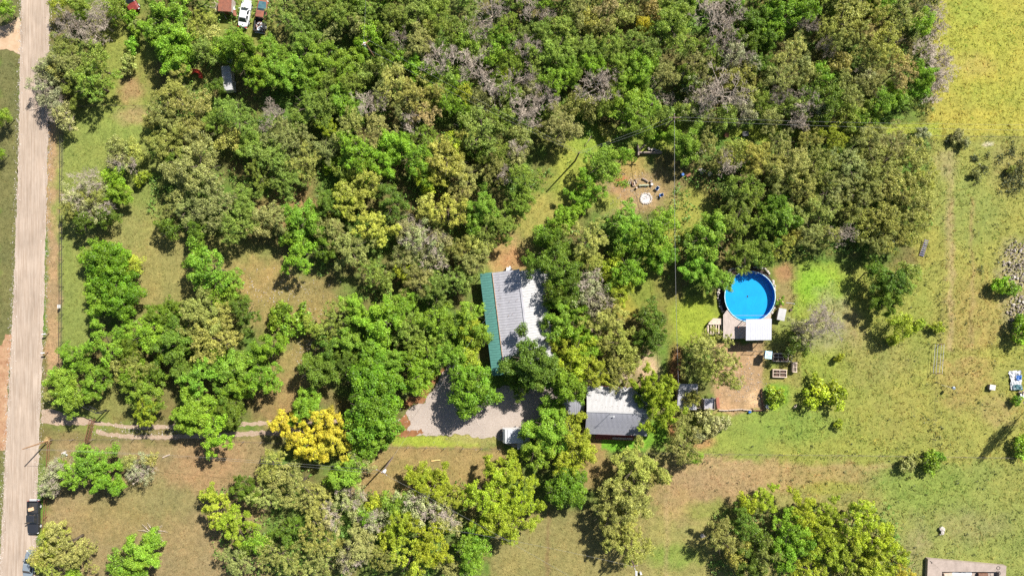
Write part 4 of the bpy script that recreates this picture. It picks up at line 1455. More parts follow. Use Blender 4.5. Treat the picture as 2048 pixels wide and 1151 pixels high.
def workshop():
    base = P(1234, 825)
    t = thing('workshop', 'metal roofed workshop with white and grey slopes and red brown walls', 'workshop', base)
    z = Vector((0, 0, 1))
    a = -math.radians(2.1)
    u = Vector((math.cos(a), math.sin(a), 0))
    v = Vector((math.sin(a), -math.cos(a), 0))       # towards the lower edge of the photo
    zr, ze, W = 4.35, 3.05, 4.15
    R0 = P(1173.5, 821.5, zr) - base; R0.z = zr
    L = 10.75
    roof_slope(t, 'roof', R0, u, L, v * W - z * (zr - ze), .23, M['shade_galv'], M['wall_red'], .022)
    roof_slope(t, 'roof', R0, u, L, -v * W - z * (zr - ze), .23, M['white_roof'], M['wall_red'], .022)
    MB().bar(R0 + z * .05 - u * .03, R0 + u * (L + .03) + z * .05, .3, .04).build('ridge_cap', M['white_roof'], t)
    for s in (1, -1):
        p = R0 + v * s * (W - .35) + u * .3; q = p + u * (L - .6)
        p.z = q.z = 1.47
        MB().bar(p, q, .15, 2.94).build('wall', M['wall_red'], t)
        for f in (.2, .75):
            c = p.lerp(q, f) + v * s * .08; c.z = 1.6
            window(t, c, u, 1.1, .9, v * s)
        c = p.lerp(q, .47) + v * s * .08; c.z = .05
        door(t, c, u, 1.0, 2.1, v * s, M['trim'])
    for s in (.3, L - .3):
        c = R0 + u * s
        a0 = c + v * (W - .45); b0_ = c - v * (W - .45)
        ring = [Vector((a0.x, a0.y, 0)), Vector((b0_.x, b0_.y, 0)), Vector((b0_.x, b0_.y, 2.95)), c - z * .2, Vector((a0.x, a0.y, 2.95))]
        MB().loft([ring, [p + u * .14 for p in ring]]).build('end_wall', M['wall_red'], t)
    # red edge board and low porch floor at the lower eave
    e = R0 + v * (W + .02) - z * (zr - ze + .08)
    MB().bar(e + u * 2.2, e + u * 8.4, .05, .16).build('fascia', M['wall_red'], t)
    e = R0 + v * (W + .75); e.z = .1
    MB().bar(e + u * 2.2, e + u * 9.0, 1.5, .2).build('step_slab', M['wall_red'], t)
    e = R0 + v * (W + 1.2); e.z = .32
    MB().bar(e + u * 5.2, e + u * 8.8, .35, .06).build('bench_board', M['wood'], t)
    # aerial mast at the ridge, its shadow runs down the grey slope
    p = R0 + u * 4.0 + v * .3; p.z = zr - .1
    m_ = MB().tube([p, p + z * 3.0], .035, 6).build('mast', M['grey_metal'], t)
    for i, (h_, l_) in enumerate(((2.95, .5), (2.75, .7), (2.55, .9))):
        c = p + z * h_
        MB().tube([c - u * l_ / 2, c + u * l_ / 2], .015, 4).build('aerial_rod', M['grey_metal'], m_)
    c = R0 + u * 4.7 + v * .75; c.z = zr - .25
    MB().cyl(c, .11, .42, 10).build('vent_pipe', M['white'], t)


workshop()

# lean-to left of the workshop
b0 = P(1150, 815)
t = thing('lean_to_shed', 'small blue grey sheet roofed lean-to beside the workshop', 'shed', b0)
z = Vector((0, 0, 1))
A = P(1126, 798, 2.6) - b0; A.z = 2.75
roof_slope(t, 'roof', A, Vector((.999, -.03, 0)), 3.75, Vector((-.03, -2.55, -.3)), .3, M['shade_galv'], M['wood'])  # tree shade put into a darker roof colour
for i, (dx, dy) in enumerate(((.2, -.2), (3.5, -.3), (.2, -2.3), (3.5, -2.4))):
    p = A + Vector((dx, dy, 0))
    MB().bar((p.x, p.y, 0), (p.x, p.y, 2.42), .12, .12).build('post', M['wood'], t)
MB().bar((A.x + .2, A.y - .18, 1.2), (A.x + 3.5, A.y - .28, 1.2), .06, 2.3).build('back_wall', M['wood'], t)


def sheet_shed(name, label, px0, px1, px2, px3, zh, material):
    """A shed of posts and a flat sheet roof seen through its four roof corners."""
    c = [P(*p, zh) for p in (px0, px1, px2, px3)]
    b = sum(c, Vector()) / 4
    b.z = 0
    t = thing(name, label, 'shed', b)
    c = [p - b for p in c]
    u = (c[1] - c[0]); v = (c[3] - c[0])
    roof_slope(t, 'roof', c[0], u.normalized(), u.length, v - Vector((0, 0, .25)), .3, material, M['wood'], .03, .95)
    for p in c:
        q = p * .93
        MB().bar((q.x, q.y, 0), (q.x, q.y, zh - .32), .11, .11).build('post', M['wood'], t)
    a, d = c[3] * .93, c[2] * .93
    for i in range(6):
        zz = .2 + i * .35
        MB().bar((a.x, a.y + .07, zz), (d.x, d.y + .07, zz), .03, .3).build('plank', M['pale_wood'], t)
    for a, d in ((c[0] * .9, c[3] * .9), (c[1] * .9, c[2] * .9)):
        MB().bar((a.x, a.y, 1.0), (d.x, d.y, 1.0), .04, 1.9).build('side_wall', M['wood'], t)
    return t


sheet_shed('open_shed', 'larger pale blue sheet roofed shed under the olive yellow tree', (1357, 767), (1396, 767.5), (1405, 819), (1355, 818.5), 2.5, M['galv'])
sheet_shed('low_shed', 'low blue sheet roofed coop beside the larger shed and rusty panel', (1407, 797), (1430, 796), (1430, 819), (1406.5, 819), 1.7, M['galv'])
b0 = P(1434, 804)
t = thing('rusty_sheet', 'rust red metal panel leaning beside the low blue coop', 'panel', b0, .1)
MB().box((0, 0, .55), (.75, 1.95, .04), 0, 1, Matrix.Rotation(.5, 3, 'Y')).build('sheet', M['rust'], t)
MB().bar((-.25, -.9, 0), (-.25, .9, .02), .05, .05).build('batten', M['wood'], t)

# rusty roofed shed in the top left corner
b0 = P(459, 17)
t = thing('rusty_shed', 'small shed with flat rust brown roof beside the white car', 'shed', b0, -.06)
for i in range(3):
    mb = MB(); ribbed(mb, Vector((-1.18 + i * .79, 1.3, 2.02 + .005 * (i % 2))), Vector((1, 0, 0)), Vector((0, -1, -.03)).normalized(), .78, 2.62, .26, .02)
    mb.build('roof_panel', M['rust'], t, False, False)
MB().box((0, 0, .97), (2.1, 2.35, 1.94)).build('wall', M['wood'], t)
MB().box((0, -1.19, .85), (.8, .04, 1.7)).build('door', M['rust'], t)
b0 = P(471, 24)
t = thing('leaning_sheet', 'white and rust metal sheet leaning on the rusty shed', 'sheet', b0, .25)
MB().box((0, 0, .7), (.6, 2.2, .03), 0, 1, Matrix.Rotation(.9, 3, 'Y')).build('panel', M['rust'], t)
MB().box((.12, .5, .72), (.4, .9, .03), 0, 1, Matrix.Rotation(.9, 3, 'Y')).build('white_patch', M['white'], t)
b0 = P(440, 15)
t = thing('brush_pile', 'heap of cut pale branches beside the rusty shed', 'brush pile', b0)
_r = random.Random(3)
for i in range(26):
    a = _r.uniform(0, 3.14); L = _r.uniform(.8, 2.0)
    c = Vector((_r.gauss(0, .45), _r.gauss(0, .6), .1 + .03 * i))
    d = Vector((math.cos(a), math.sin(a), _r.uniform(-.1, .1))) * L / 2
    MB().tube([c - d, c + d * .2, c + d], [.05, .04, .02], 5).build('branch', M['twig'], t)


# ------------------------------------------------------------------ pool and deck
def stone_mesh(seed):
    rnd = random.Random(seed)
    b = bmesh.new()
    bmesh.ops.create_icosphere(b, subdivisions=1, radius=1)
    for v in b.verts:
        v.co *= rnd.uniform(.75, 1.15)
        v.co.z *= .7
    me = bpy.data.meshes.new('stone'); b.to_mesh(me); b.free()
    me.materials.append(M['stone'])
    return me


STONES = [stone_mesh(i) for i in range(6)]


def stone(parent, c, s, rnd, name='stone'):
    o = link(bpy.data.objects.new(name, rnd.choice(STONES)), parent)
    o.location = c
    o.rotation_euler = (rnd.uniform(-.3, .3), rnd.uniform(-.3, .3), rnd.uniform(0, 6.28))
    o.scale = (s * rnd.uniform(.8, 1.25), s * rnd.uniform(.7, 1.1), s * rnd.uniform(.6, .9))
    return o


PC = P(1500, 592.5, 1.35); PR = 50.5 / F * (H - 1.35)
PC.z = 0


def pool():
    t = thing('swimming_pool', 'large round above ground pool with bright blue water', 'swimming pool', PC)
    c = (0, 0)
    MB().ring(c, PR - .03, PR, 0, 1.36, 64).build('pool_wall', M['pool_side'], t)
    MB().ring(c, PR - .05, PR + .06, 1.362, 1.40, 64).build('top_rail', M['blue_white'], t)
    li = MB().cyl((0, 0, .02), PR - .09, .05, 64).build('liner_floor', M['liner'], t)
    MB().ring(c, PR - .085, PR - .04, .05, 1.34, 64).build('liner_wall', M['liner_wall'], t)
    MB().cyl((0, 0, .07), .16, .03, 16).build('main_drain', M['plastic_black'], li)
    rnd = random.Random(4)
    for i in range(4):
        MB().cyl((rnd.uniform(-.5, .5), rnd.uniform(-.5, .5), .071), .05, .01, 8).build('floor_leaf', M['plastic_black'], li)
    for i in range(20):
        a = i * 6.283 / 20
        MB().box((math.cos(a) * (PR + .05), math.sin(a) * (PR + .05), .68), (.09, .12, 1.36), a).build('upright', M['pool_side'], t)
    a = math.atan2(575.5 - 551 - (575.5 - 592.5), 1511 - 1500)
    MB().box((math.cos(a) * (PR - .22), math.sin(a) * (PR - .22), 1.1), (.3, .3, .5), a).build('skimmer', M['white'], t)
    # the water: a clear sheet that mirrors a little sky
    m = bpy.data.materials.new('pool_water'); m.use_nodes = True
    n = m.node_tree
    for x in list(n.nodes):
        if x.type != 'OUTPUT_MATERIAL': n.nodes.remove(x)
    tr = n.nodes.new('ShaderNodeBsdfTransparent'); tr.inputs[0].default_value = (.80, .95, 1, 1)
    gl = n.nodes.new('ShaderNodeBsdfGlossy'); gl.inputs['Roughness'].default_value = .03
    fr = n.nodes.new('ShaderNodeFresnel'); fr.inputs[0].default_value = 1.33
    nz = n.nodes.new('ShaderNodeTexNoise'); nz.inputs['Scale'].default_value = 2.5
    bp = n.nodes.new('ShaderNodeBump'); bp.inputs['Strength'].default_value = .15; bp.inputs['Distance'].default_value = .05
    mx = n.nodes.new('ShaderNodeMixShader')
    n.links.new(nz.outputs['Fac'], bp.inputs['Height'])
    n.links.new(bp.outputs[0], gl.inputs['Normal'])
    n.links.new(fr.outputs[0], mx.inputs[0]); n.links.new(tr.outputs[0], mx.inputs[1]); n.links.new(gl.outputs[0], mx.inputs[2])
    n.links.new(mx.outputs[0], n.nodes['Material Output'].inputs[0])
    w_ = MB().add([(math.cos(i * 6.28318 / 64) * (PR - .088), math.sin(i * 6.28318 / 64) * (PR - .088), 1.02) for i in range(64)], [tuple(range(64))])
    w_.build('water', m, t)


pool()


def stone_border():
    t = thing('stone_border', 'curved dry stone border of rough pale stones around the pool', 'stone border', PC)
    rnd = random.Random(8)
    m_px = lambda x, y: P(x, y, .3) - PC
    path = [(1447, 623), (1441, 612), (1438, 596), (1438, 580), (1441, 566), (1447, 553), (1456, 544), (1467, 537), (1480, 533), (1492, 532)]
    path2 = [(1510, 534), (1520, 534), (1530, 537), (1536, 543), (1541, 550)]
    path3 = [(1546, 562), (1549, 572), (1551, 584)]
    path4 = [(1551, 606), (1549, 614), (1546, 622), (1541, 629), (1535, 635)]
    for q in (path, path2, path3, path4):
        pts = [m_px(*p) for p in q]
        for i in range(len(pts) - 1):
            n = max(1, round((pts[i + 1] - pts[i]).length / .42))
            for k in range(n):
                p = pts[i].lerp(pts[i + 1], (k + rnd.uniform(-.2, .2)) / n)
                s = rnd.uniform(.22, .36)
                stone(t, (p.x + rnd.uniform(-.08, .08), p.y + rnd.uniform(-.08, .08), s * .5), s, rnd)
                if rnd.random() < .5:
                    stone(t, (p.x + rnd.uniform(-.15, .15), p.y + rnd.uniform(-.15, .15), s * 1.0), s * .75, rnd)


stone_border()


def deck():
    ZD = 1.28
    b = P(1478, 650)
    t = thing('pool_deck', 'weathered plank deck with steps at the edge of the blue pool', 'deck', b)
    q = lambda x, y: P(x, y, ZD) - b
    L, R = q(1446.5, 650).x, q(1541.5, 650).x
    yb = q(1450, 677).y
    pc = PC - b
    n = round((R - L) / .19)
    w_ = (R - L) / n
    tl = q(1446.5, 629.5); tp = q(1457.5, 614)
    for i in range(n):
        x0 = L + i * w_
        xm = x0 + w_ / 2
        def top(x):
            y = tl.y + (tp.y - tl.y) * min(1, (x - tl.x) / (tp.x - tl.x))
            d = (PR + .13) ** 2 - (x - pc.x) ** 2
            if d > 0: y = min(y, pc.y - math.sqrt(d))
            return y
        e = .006
        y0, y1 = top(x0 + e), top(x0 + w_ - e)
        zz = ZD + .004 * (i % 3)
        r = lambda z_: [(x0 + e, yb + .03 * (i % 2), z_), (x0 + w_ - e, yb + .03 * (i % 2), z_), (x0 + w_ - e, y1, z_), (x0 + e, y0, z_)]
        MB().loft([r(zz - .035), r(zz)]).build('plank', M['wood'], t)
    for i in range(4):
        y = yb + .15 + i * (tp.y - yb - 1.6) / 3
        MB().bar((L + .1, y, ZD - .12), (R - .1, y, ZD - .12), .05, .14).build('joist', M['old_wood'], t)
    for x in (L + .15, (L + R) / 2, R - .2):
        for y in (yb + .15, yb + 2.2):
            MB().bar((x, y, 0), (x, y, ZD - .19), .1, .1).build('post', M['old_wood'], t)
    # angled landing and the steps with their slatted sides
    a0, a1, a2 = q(1446, 637), q(1428, 636), q(1418.5, 646)
    r = lambda z_: [(a0.x - .01, a0.y, z_), (a1.x, a1.y, z_), (a2.x, a2.y, z_), (a2.x, a2.y - .25, z_), (a0.x - .01, a2.y - .25, z_)]
    MB().loft([r(.80), r(.86)]).build('landing', M['pale_wood'], t)
    for i in range(6):
        x = a0.x - .12 - i * .46
        MB().box((x, a2.y - 1.05, .80 - .03 * i), (.20, 1.45 + .05 * (i % 2), .05)).build('step_board', M['pale_wood'], t)
    y0, y1 = a2.y - .32, a2.y - 1.85
    for y in (y0, y1):
        MB().bar((a0.x - .05, y, .68), (a2.x - .1, y, .55), .06, .2).build('stringer', M['old_wood'], t)
    MB().tube([(a2.x - .1, y0, .75), (a2.x - .28, (y0 + y1) / 2 + .3, .75), (a2.x - .15, y1 + .2, .75), (a2.x + .35, y1 - .1, .75), (a2.x + .9, y1 - .2, .75)], .045, 6).build('curved_rail', M['pale_wood'], t)
    for i in range(4):
        MB().bar((a2.x + i * .7, y1, 0), (a2.x + i * .7, y1, .6), .08, .08).build('post', M['old_wood'], t)


deck()

# pool ladder rail
b0 = P(1483, 652, 1.3)
t = thing('pool_handrail', 'thin orange metal handrail on the deck beside the metal canopy', 'handrail', (b0.x, b0.y, 1.28))
q = lambda x, y, z_: P(x, y, z_) - Vector((b0.x, b0.y, 1.28))
MB().tube([q(1476, 655, 1.32), q(1476.4, 654.5, 2.05), q(1485, 646.5, 2.15), q(1492, 646.5, 2.15), q(1492, 647.5, 1.35)], .035, 6).build('rail', M['orange'], t)
MB().cyl(q(1476, 655, 1.29), .08, .03, 10).build('foot_plate', M['grey_metal'], t)


def canopy():
    zh = 3.35
    c = [P(*p, zh) for p in ((1492.3, 638), (1543.5, 637), (1543.5, 679), (1492.3, 680))]
    b = sum(c, Vector()) / 4; b.z = 0
    t = thing('deck_canopy', 'square white metal canopy roof on posts over the pool deck', 'canopy', b)
    c = [p - b for p in c]
    u, v = c[1] - c[0], c[3] - c[0]
    roof_slope(t, 'roof', c[0], u.normalized(), u.length, v + Vector((0, 0, -.12)), .3, mat('canopy_sheet', (.42, .42, .455, 1), .5, col2=(.37, .37, .40, 1), nscale=.9), M['trim'], .02, .9)
    for p in c:
        q = p * .9
        MB().bar((q.x, q.y, 1.29 if q.y > -.6 else 0), (q.x, q.y, zh - .3), .1, .1).build('post', M['wood'], t)
    for a, d in ((0, 1), (3, 2)):
        MB().bar(c[a] * .9 + Vector((0, 0, zh * .1 - .22)), c[d] * .9 + Vector((0, 0, zh * .1 - .22)), .06, .16).build('beam', M['wood'], t)


canopy()

b0 = P(1558.3, 628)
t = thing('pump_house', 'low white roofed pump box at the right edge of the pool', 'pump house', b0, -.2)
MB().box((0, 0, .5), (1.1, 1.8, 1.0)).build('wall', M['pale_wood'], t)
MB().box((.02, .02, 1.09), (1.38, 2.12, .07), 0, 1, Matrix.Rotation(.06, 3, 'Y')).build('roof', M['white_roof'], t)
MB().box((-.56, 0, .45), (.03, .7, .8)).build('door', M['wood'], t)
t = plant('G', 1561, 604, 8); ALL_TREES.pop()
tag(t, 'small shrub with pink flowers beside the white pump box', 'shrub')
_r = random.Random(2)
fm_ = None
for i in range(14):
    a, rr = _r.uniform(0, 6.28), _r.uniform(.2, .75)
    o = MB().cyl((0, 0, 0), .09, .05, 6)
    if fm_ is None: fm_ = o.mesh('flower', mat('pink_petals', (.7, .22, .35, 1), .7))
    f = link(bpy.data.objects.new('flower', fm_), t); f.location = (math.cos(a) * rr, math.sin(a) * rr, .75 + _r.uniform(0, .45))
b0 = P(1580, 606)
t = thing('garden_hose_stick', 'short white pipe lying on the grass right of the pool', 'pipe', b0)
MB().tube([(-.7, .1, .04), (0, .05, .05), (.75, -.1, .04)], .035, 6).build('pipe', M['white'], t)
MB().cyl((.75, -.1, .04), .05, .1, 8, 'X').build('cap', M['white'], t)
b0 = P(1581, 619)
t = thing('plant_pot', 'small round black pot on the grass right of the pump box', 'pot', b0)
MB().cyl((0, 0, 0), .17, .3, 12, 'Z', .24).build('pot', M['plastic_black'], t)
MB().cyl((0, 0, .28), .2, .03, 12).build('soil', M['soil'], t)

# garden beds
def raised_bed(px, py, wx, wy, hh, cells, label, pipe=False):
    b = P(px, py)
    t = thing('raised_bed', label, 'raised bed', b, -.03, 'raised garden beds')
    for s in (-1, 1):
        MB().box((0, s * (wy / 2 - .06), hh / 2), (wx, .12, hh)).build('long_board', M['pale_wood'], t)
        MB().box((s * (wx / 2 - .06), 0, hh / 2), (.12, wy - .245, hh - .004)).build('end_board', M['pale_wood'], t)
        MB().box((0, s * (wy / 2 - .07), hh + .022), (wx + .06, .17, .04)).build('cap_rail', M['pale_wood'], t)
    MB().box((0, 0, hh / 2 - .1), (wx - .245, wy - .245, hh - .2)).build('soil', M['soil'], t)
    for i in range(1, cells):
        MB().box((-wx / 2 + wx * i / cells, 0, hh - .04), (.08, wy - .25, .07)).build('divider', M['pale_wood'], t)
    MB().box((0, .05, hh - .03), (wx - .25, .08, .05)).build('divider', M['pale_wood'], t)
    rnd = random.Random(int(px))
    for i in range(5):
        c = Vector((rnd.uniform(-.35, .35) * wx, rnd.uniform(-.3, .3) * wy, hh - .16))
        mb = MB()
        for k in range(7):
            a = k * .9
            p = c + Vector((math.cos(a) * .16, math.sin(a) * .16, .16))
            mb.add([c + Vector((math.cos(a + 1.5) * .05, math.sin(a + 1.5) * .05, .02)), c - Vector((math.cos(a + 1.5) * .05, math.sin(a + 1.5) * .05, -.02)), p], [(0, 1, 2)])
        o = mb.build('seedling', M['leaf'], t, False, False); o.color = (.12, .2, .05, 1); o['kind'] = 'stuff'
    if pipe:
        z_ = hh + .35
        MB().tube([(wx / 2 - .2, -wy / 2 + .1, hh), (wx / 2 - .2, -wy / 2 + .1, z_), (wx / 2 + .45, -wy / 2 + .1, z_), (wx / 2 + .45, wy / 2 - .1, z_), (wx / 2 - .2, wy / 2 - .1, z_), (wx / 2 - .2, wy / 2 - .1, hh)], .035, 6).build('pipe_frame', M['white'], t)


raised_bed(1559, 713.5, 2.75, 1.5, .6, 3, 'largest wooden raised bed with a white pipe frame at one end', True)
raised_bed(1557.5, 745.5, 2.5, 1.4, .5, 2, 'two celled wooden raised bed with dark plants, below the bed with the pipe frame')
raised_bed(1586, 733, .75, 1.75, .85, 2, 'narrow tall wooden planter standing crosswise beside the two wide garden beds')

b0 = P(1528.5, 707)
t = thing('raised_hutch', 'pale blue and white box hutch on tall legs near the raised beds', 'hutch', b0, -.1)
MB().box((0, 0, 1.55), (1.0, 1.15, .9)).build('box', M['blue_white'], t)
MB().box((0, 0, 2.04), (1.2, 1.35, .06)).build('lid', M['blue_white'], t)
MB().box((.1, .2, 2.09), (.4, .5, .03), .2).build('white_tray', M['white'], t)
MB().box((-.51, 0, 1.5), (.02, .6, .6)).build('door', M['blue'], t)
for sx in (-1, 1):
    for sy in (-1, 1):
        MB().bar((sx * .42, sy * .5, 0), (sx * .42, sy * .5, 1.1), .09, .09).build('leg', M['wood'], t)

# rough timber edging of the soil yard
_tb = [((1437, 819), (1456, 819.5)), ((1457, 819), (1484, 817)), ((1485, 818), (1502, 819))]
for i, (a, d) in enumerate(_tb):
    A, D = P(*a), P(*d)
    t = thing('edging_board', ['pale edging board beside the rusty panel', 'longest pale edging board, in the middle of the row below the soil yard', 'pale edging board nearest the blue bucket'][i], 'board', A, 0, 'boards edging the soil yard')
    MB(A).bar(A + Vector((0, 0, .18)), D + Vector((0, 0, .2)), .12, .36).build('board', M['pale_wood'], t)
    MB(A).bar(A.lerp(D, .5) + Vector((0, -.12, 0)), A.lerp(D, .5) + Vector((0, -.12, .5)), .08, .08).build('stake', M['wood'], t)
for i, q in enumerate(([(1504, 816), (1506, 820), (1527, 819.5)], [(1526, 818), (1524.5, 808), (1523, 798)], [(1522.5, 794), (1521, 786), (1523, 777)])):
    A = P(*q[0])
    t = thing('timber_edge', ['dark curved timber under the sandy corner of the yard', 'brown timber standing beside the white plastic chair', 'bowed brown timber at the upper edge of the sandy corner'][i], 'timber', A, 0, 'timbers round the sandy corner')
    MB(A).tube([P(*p) + Vector((0, 0, .2)) for p in q], .12, 6).build('log', M['brown'], t)
    MB(A).bar(P(*q[1]) + Vector((.15, 0, 0)), P(*q[1]) + Vector((.15, 0, .55)), .09, .09).build('stake', M['wood'], t)


def garden_chair(name, label, px, py, rz, m_seat, m_leg, group=None):
    b = P(px, py)
    t = thing(name, label, 'chair', b, rz, group)
    MB().box((0, 0, .42), (.52, .5, .05)).build('seat', m_seat, t)
    MB().box((0, .27, .72), (.52, .05, .55), 0, 1, Matrix.Rotation(-.2, 3, 'X')).build('backrest', m_seat, t)
    for s in (-1, 1):
        MB().box((s * .28, 0, .62), (.06, .5, .04)).build('armrest', m_leg, t)
        for y in (-.22, .22):
            MB().bar((s * .24, y, 0), (s * .24, y, .4), .04, .04).build('leg', m_leg, t)
        MB().bar((s * .28, -.2, .4), (s * .28, -.2, .6), .04, .04).build('arm_post', m_leg, t)


garden_chair('plastic_chair', 'white plastic chair beside the sandy corner of the soil yard', 1532.5, 811, 2.8, M['white'], M['white'])
garden_chair('camp_chair', 'blue and white camp chair beside the fire pit, at the end of the logs', 1313, 378, -.6, M['blue'], M['white'], 'camp chairs by the fire pit')
garden_chair('camp_chair', 'blue camp chair standing closest to the stone fire ring', 1320.5, 391, -1.3, M['blue'], M['white'], 'camp chairs by the fire pit')
b0 = P(1498.5, 823)
t = thing('bucket', 'dark blue bucket lying in the grass below the timber edging', 'bucket', b0, .5)
MB().cyl((0, 0, .22), .19, .42, 12, 'X', .24).build('body', M['blue'], t)
MB().tube([(.2, -.24, .2), (.42, 0, .06), (.2, .24, .2)], .014, 5).build('handle', M['white'], t)

# fire pit
b0 = P(1291, 397)
t = thing('fire_pit', 'round fire ring of pale stones filled with ash in the clearing', 'fire pit', b0)
_r = random.Random(12)
for i in range(19):
    a = i * 6.283 / 19
    s = .24 if -1.2 < (a if a < 3.14 else a - 6.283) < 1.2 else .18
    stone(t, (math.cos(a) * (.93 + (s > .2) * .1), math.sin(a) * .95, s * .45), s, _r)
mb = MB().ring((0, 0), .01, .82, 0, .06, 24); mb.build('ash_bed', M['ash'], t)
for i in range(7):
    a = _r.uniform(0, 6.28); c = Vector((math.cos(a) * .35, math.sin(a) * .35, .11)); d = Vector((math.cos(a * 2), math.sin(a * 2), .1)) * .3
    MB().tube([c - d, c + d], [.05, .035], 5).build('charred_stick', M['ash'], t)

def log(name, label, a, d, r, m_, zc=None, group=None):
    A, D = P(*a), P(*d)
    t = thing(name, label, 'log', A, 0, group)
    z_ = Vector((0, 0, r))
    mid = A.lerp(D, .5) + Vector((.04, .05, 0))
    MB(A).tube([A + z_, mid + z_, D + z_], [r, r * .95, r * .85], 10).build('trunk', m_, t)
    dr = (D - A).normalized()
    MB(A).tube([A + z_ - dr * .012, A + z_ + dr * .01], r * .8, 10).build('cut_face', M['pale_wood'], t)
    MB(A).tube([mid + z_, mid + z_ + Vector((.1, .1, r * .9))], [r * .3, r * .15], 6).build('branch_stub', m_, t)

log('seat_log', 'mossy green seat log lying above the fire ring', (1277, 371.5), (1297, 371), .19, M['log_green'])
log('split_log', 'pale split log lying above the mossy seat log', (1284, 357), (1296, 364), .17, M['old_wood'])
log('stub_log', 'short stub of log at the end of the mossy seat log', (1300, 364.5), (1304, 361), .19, M['old_wood'])
b0 = P(1303, 369)
t = thing('stump', 'round pale stump between the mossy log and the camp chairs', 'stump', b0)
MB().cyl((0, 0, 0), .26, .4, 12).build('bark', M['old_wood'], t); MB().cyl((0, 0, .4), .23, .012, 12).build('cut_face', M['ash'], t)
b0 = P(1272.5, 376)
t = thing('stump', 'orange brown stump leaning beside the mossy seat log', 'stump', b0)
MB().cyl((0, 0, 0), .2, .45, 10).build('bark', M['brown'], t); MB().cyl((0, 0, .45), .17, .012, 10).build('cut_face', M['pale_wood'], t)
b0 = P(1263, 365.5)
t = thing('firewood_pile', 'heap of dark split firewood left of the mossy seat log', 'firewood pile', b0)
for i in range(11):
    c = Vector((-.95 + (i % 6) * .36 + _r.uniform(-.08, .08), _r.uniform(-.3, .3), .12 + .16 * (i // 6)))
    a = _r.uniform(1.0, 2.2); d = Vector((math.cos(a), math.sin(a), _r.uniform(-.05, .2))) * .42
    MB().tube([c - d, c + d], .11, 6).build('log', [M['brown'], M['old_wood'], M['pale_wood']][(i * 5) % 3 if i != 4 else 2], t)

# stacked log rails above the clearing
b0 = P(1300, 304)
t = thing('log_pile_wall', 'low wall of stacked logs and stones above the fire clearing', 'log wall', b0)
for k in range(3):
    for i in range(5):
        c = P(1282 + i * 9, 307 - k * .4) - b0
        d = Vector((.42, _r.uniform(-.05, .05), _r.uniform(-.03, .03)))
        MB().tube([c - d + Vector((0, 0, .16 + .27 * k)), c + d + Vector((0, 0, .16 + .27 * k))], .14, 7).build('log', M['old_wood'], t)
for i in range(12):
    c = P(1296 + i * 2.2, 298 + i * .35) - b0
    stone(t, (c.x, c.y + _r.uniform(-.15, .15), .15), _r.uniform(.18, .3), _r)
for k in range(3):
    A, D = P(1274, 292) - b0, P(1275, 312) - b0
    MB().tube([A + Vector((.0, 0, .17 + .3 * k)), D + Vector((.04, 0, .17 + .3 * k))], .16, 8).build('log', M['old_wood'], t)
log('fallen_log', 'dark fallen log lying diagonally above the stacked log wall', (1278, 300), (1291, 289), .14, M['old_wood'])
b0 = P(1363.5, 350)
t = thing('barrel', 'blue barrel standing at the edge of the tree shade right of the clearing', 'barrel', b0)
MB().loft([[(math.cos(a * .5236) * r, math.sin(a * .5236) * r, z_) for a in range(12)] for z_, r in ((0, .27), (.3, .31), (.6, .31), (.9, .27))]).build('body', M['blue'], t)
MB().ring((0, 0), .25, .285, .9, .93, 12).build('rim', M['plastic_black'], t)
MB().ring((0, 0), .305, .325, .42, .47, 12).build('hoop', M['plastic_black'], t)
for i, (x, y, s) in enumerate(((1403, 302, .5), (1392, 308, .42), (1402, 343, .55), (1418, 348, .4))):
    b0 = P(x, y)
    t = thing('boulder', ['larger pale boulder below the shrub near the cable', 'smaller pale boulder next to the larger one near the cable', 'grey boulder in the weeds right of the blue barrel', 'white boulder right of the grey one in the weeds'][i], 'boulder', b0, 0, 'boulders right of the clearing')
    stone(t, (0, 0, s * .5), s * 1.25, _r, 'rock'); stone(t, (s * 1.1, .1, s * .25), s * .6, _r, 'rock')
b0 = P(1376, 351)
t = thing('rusty_drum', 'rust red metal drum lying next to the blue barrel', 'drum', b0, .4)
MB().cyl((0, 0, .28), .28, .85, 12, 'X').build('body', M['rust'], t); MB().cyl((.44, 0, .28), .24, .03, 12, 'X').build('lid', M['brown'], t)
b0 = P(1488, 270)
t = thing('trash_cart', 'black wheeled bin cart at the edge of the top wood', 'bin', b0, .05)
MB().box((0, 0, .55), (.95, .75, .9), 0, 1.1).build('tub', M['plastic_black'], t)
MB().box((-.22, 0, 1.03), (.42, .8, .06)).build('lid', M['plastic_black'], t); MB().box((.28, 0, 1.025), (.4, .78, .04)).build('lid', mat('dark_grey_plastic', (.09, .09, .1, 1), .6), t)
for s in (-1, 1): MB().cyl((.3, s * .36, .14), .14, .08, 12, 'Y').build('wheel', M['tyre'], t)
MB().tube([(-.5, -.3, .95), (-.62, -.3, 1.0), (-.62, .3, 1.0), (-.5, .3, .95)], .03, 6).build('handle', M['plastic_black'], t)
b0 = P(1452, 271)
t = thing('stump', 'round red brown stump left of the black bin cart', 'stump', b0)
MB().cyl((0, 0, 0), .5, .4, 14, 'Z', .46).build('bark', M['brown'], t); MB().cyl((0, 0, .4), .42, .012, 14).build('cut_face', mat('red_heartwood', (.30, .13, .07, 1), .9), t)

# ------------------------------------------------------------------ vehicles
def soup(L, W, z, y0=0.0, n=28, p=4.5, sx=1.0, sy=1.0):
    out = []
    for i in range(n):
        a = 2 * math.pi * i / n
        c, s = math.cos(a), math.sin(a)
        out.append(Vector((math.copysign(abs(c) ** (2 / p), c) * W / 2 * sx, y0 + math.copysign(abs(s) ** (2 / p), s) * L / 2 * sy, z)))
    return out


